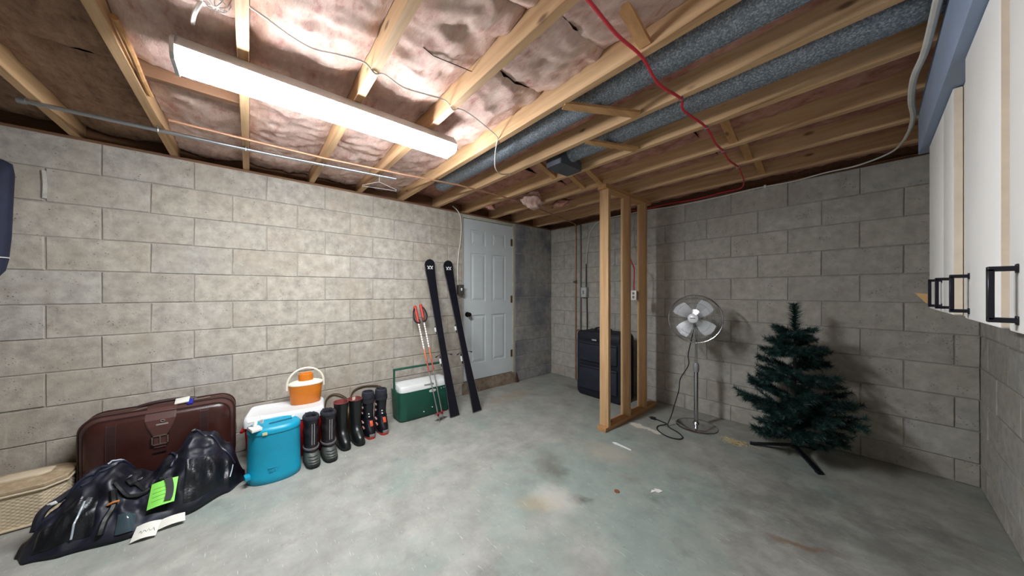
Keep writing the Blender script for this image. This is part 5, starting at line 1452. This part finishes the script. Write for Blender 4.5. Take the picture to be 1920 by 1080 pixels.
# ------------------------------------------------------------------ cream woven hamper with lid
def hamper():
    y0, y1, x0, x1 = -1.28, -0.775, 0.03, 0.305
    t = thing('woven_hamper', 'cream woven box with chamfered corners and lift-off lid beside the suitcase', 'basket', ((x0 + x1) / 2, (y0 + y1) / 2, 0))
    M_C = mat('cream_wicker', (206, 188, 158), 0.65, var=0.10, scale=40)
    ch = 0.06
    def octo(g, c=ch):
        return [(x1 - g, y0 + g + c), (x1 - g, y1 - g - c), (x1 - g - c, y1 - g), (x0 + g + c, y1 - g), (x0 + g, y1 - g - c), (x0 + g, y0 + g + c), (x0 + g + c, y0 + g), (x1 - g - c, y0 + g)]
    # weave: sample each wall finely and push a basket pattern in and out
    def ring_pts(g, step=0.0045):
        o = octo(g); out = []
        for i in range(8):
            a, c = Vector(o[i]), Vector(o[(i + 1) % 8]); d = c - a; n = max(2, int(round(d.length / step)))
            nr = Vector((d.y, -d.x)).normalized()
            for k in range(n):
                out.append((a + d * k / n, nr))
        return out
    base = ring_pts(0.012); NZ = 42; rings = []
    for iz in range(NZ + 1):
        z = 0.004 + 0.186 * iz / NZ
        row = []
        for k, (p, nr) in enumerate(base):
            s = math.sin(k * math.pi / 3.0) * (1 if (iz // 2) % 2 else -1)
            dd = 0.0024 * s * (1 if 1 < iz < NZ - 1 else 0) + 0.006 * (z / 0.2)
            q = p + nr * dd
            row.append((q.x, q.y, z))
        rings.append(row)
    b = MB(); b.loft(rings); b.build('woven_body', M_C, t, smooth=True, angle=180)
    for z, g, r in ((0.190, 0.003, 0.007), (0.012, 0.008, 0.007)):
        b = MB(); b.tube([(p[0], p[1], z) for p in octo(g)], r, 8, closed=True); b.build('rim', M_C, t)
    b = MB(); b.loft([[(p[0], p[1], z) for p in octo(g)] for z, g in ((0.200, 0.0), (0.213, 0.0), (0.218, 0.006), (0.219, 0.020), (0.226, 0.05), (0.230, 0.085))]); lid = b.build('lid', mat('wicker_lid', (186, 166, 136), 0.75, c2=(150, 128, 100), scale=26, bump=0.7, bscale=110), t)
    b = MB(); cy = -0.93
    b.prism([(0.045, -0.07), (0.045, 0.05), (0.02, 0.085), (-0.035, 0.085), (-0.045, 0.05), (-0.045, -0.07), (-0.02, -0.10), (0.02, -0.10)], ((x0 + x1) / 2, cy, 0.229), (1, 0, 0), (0, 1, 0), (0, 0, 0.014)); b.build('lid_knob', mat('wicker_knob', (208, 192, 166), 0.6, var=0.08), lid, bevel=0.003)
hamper()

# ------------------------------------------------------------------ bag hanging on the left wall, cut by the frame edge
def hanging_bag():
    t = thing('hanging_bag', 'dark navy fabric bag with white piping hung on the block wall', 'bag', (0.06, -1.22, 1.28))
    M_B = mat('hanging_navy', (34, 38, 62), 0.75, var=0.2, scale=9, bump=0.4, bscale=18)
    y1, y0 = -1.005, -1.46
    prof = [(1.285, 0.10), (1.30, 0.06), (1.36, 0.028), (1.42, 0.018), (1.55, 0.010), (1.75, 0.004), (1.90, 0.0), (1.955, 0.004), (1.972, 0.03)]
    b = MB(); rings = []
    for z, g in prof:
        th = 0.050 if 1.30 < z < 1.95 else 0.025
        rings.append([(0.058 + th * math.copysign(abs(math.cos(a)) ** 0.6, math.cos(a)) * (1 + 0.12 * noise.noise(Vector((a, z * 9, 0)))), (y0 + y1) / 2 + ((y1 - y0) / 2 - g) * math.copysign(abs(math.sin(a)) ** 0.35, math.sin(a)), z) for a in [2 * math.pi * k / 36 for k in range(36)]])
    b.loft(rings); b.build('bag_body', M_B, t, smooth=True, angle=180)
    b = MB(); b.tube([(0.111, y, 1.43) for y in (-1.44, -1.2, -1.04)] + [(0.09, -1.022, 1.43), (0.058, -1.018, 1.43)], 0.003, 6); b.build('white_piping', M_WHITE, t, smooth=True)
    b = MB(); b.tube([(0.112, -1.075 + 0.016 * math.cos(a), 1.395 + 0.014 * math.sin(a)) for a in [R(50 + 260 * k / 10) for k in range(11)]], 0.0022, 5); b.build('white_mark', M_WHITE, t)
    b = MB(); b.tube(spline([(0.05, -1.36, 1.965), (0.03, -1.34, 2.06), (0.012, -1.30, 2.12), (0.03, -1.26, 2.06), (0.05, -1.24, 1.965)], 6), 0.010, 6); b.build('strap', M_BIND, t, smooth=True)
hanging_bag()

# ------------------------------------------------------------------ bits on the floor
b = MB(); b.prism([(0, 0), (0.02, 0.016), (0.16, 0.004), (0.165, -0.004), (0.02, -0.006)], (1.80, 2.268, 0.0005), (1, 0, 0), (0, 1, 0), (0, 0, 0.006))
tag(b.build('white_sliver', M_WHITE), 'thin white sliver lying on the floor in front of the stud frame', 'scrap')
b = MB(); b.lathe([(0.0, 0.0), (0.016, 0.0), (0.016, 0.003), (0.0, 0.004)], (2.155, 1.735, 0.0005), 14)
tag(b.build('rusty_washer', mat('rust', (128, 74, 40), 0.8)), 'small rusty round washer lying on the bare floor', 'washer')
b = MB(); b.prism([(0, 0), (0.03, 0.02), (0.05, 0.012), (0.075, 0.03), (0.06, 0.045), (0.03, 0.05), (0.035, 0.035), (0.01, 0.03)], (2.30, 1.88, 0.0005), (0.8, 0.6, 0), (-0.6, 0.8, 0), (0, 0, 0.003))
tag(b.build('paper_scrap', mat('paper_white', (222, 222, 218), 0.7)), 'crumpled white paper scrap on the floor before the tree', 'scrap')
rs = random.Random(9)
b = MB()
for k in range(46):
    a = rs.uniform(0, math.pi); c = Vector((2.46 + rs.gauss(0, 0.045), 3.03 + rs.gauss(0, 0.035), 0.003 + rs.uniform(0, 0.006)))
    d = Vector((math.cos(a), math.sin(a), 0)) * rs.uniform(0.012, 0.035)
    b.tube([c - d, c + d], 0.0014, 4)
ob = b.build('straw_litter', mat('straw', (206, 186, 138), 0.8))
tag(ob, 'little heap of pale straw litter on the floor left of the tree', 'litter'); ob['kind'] = 'stuff'
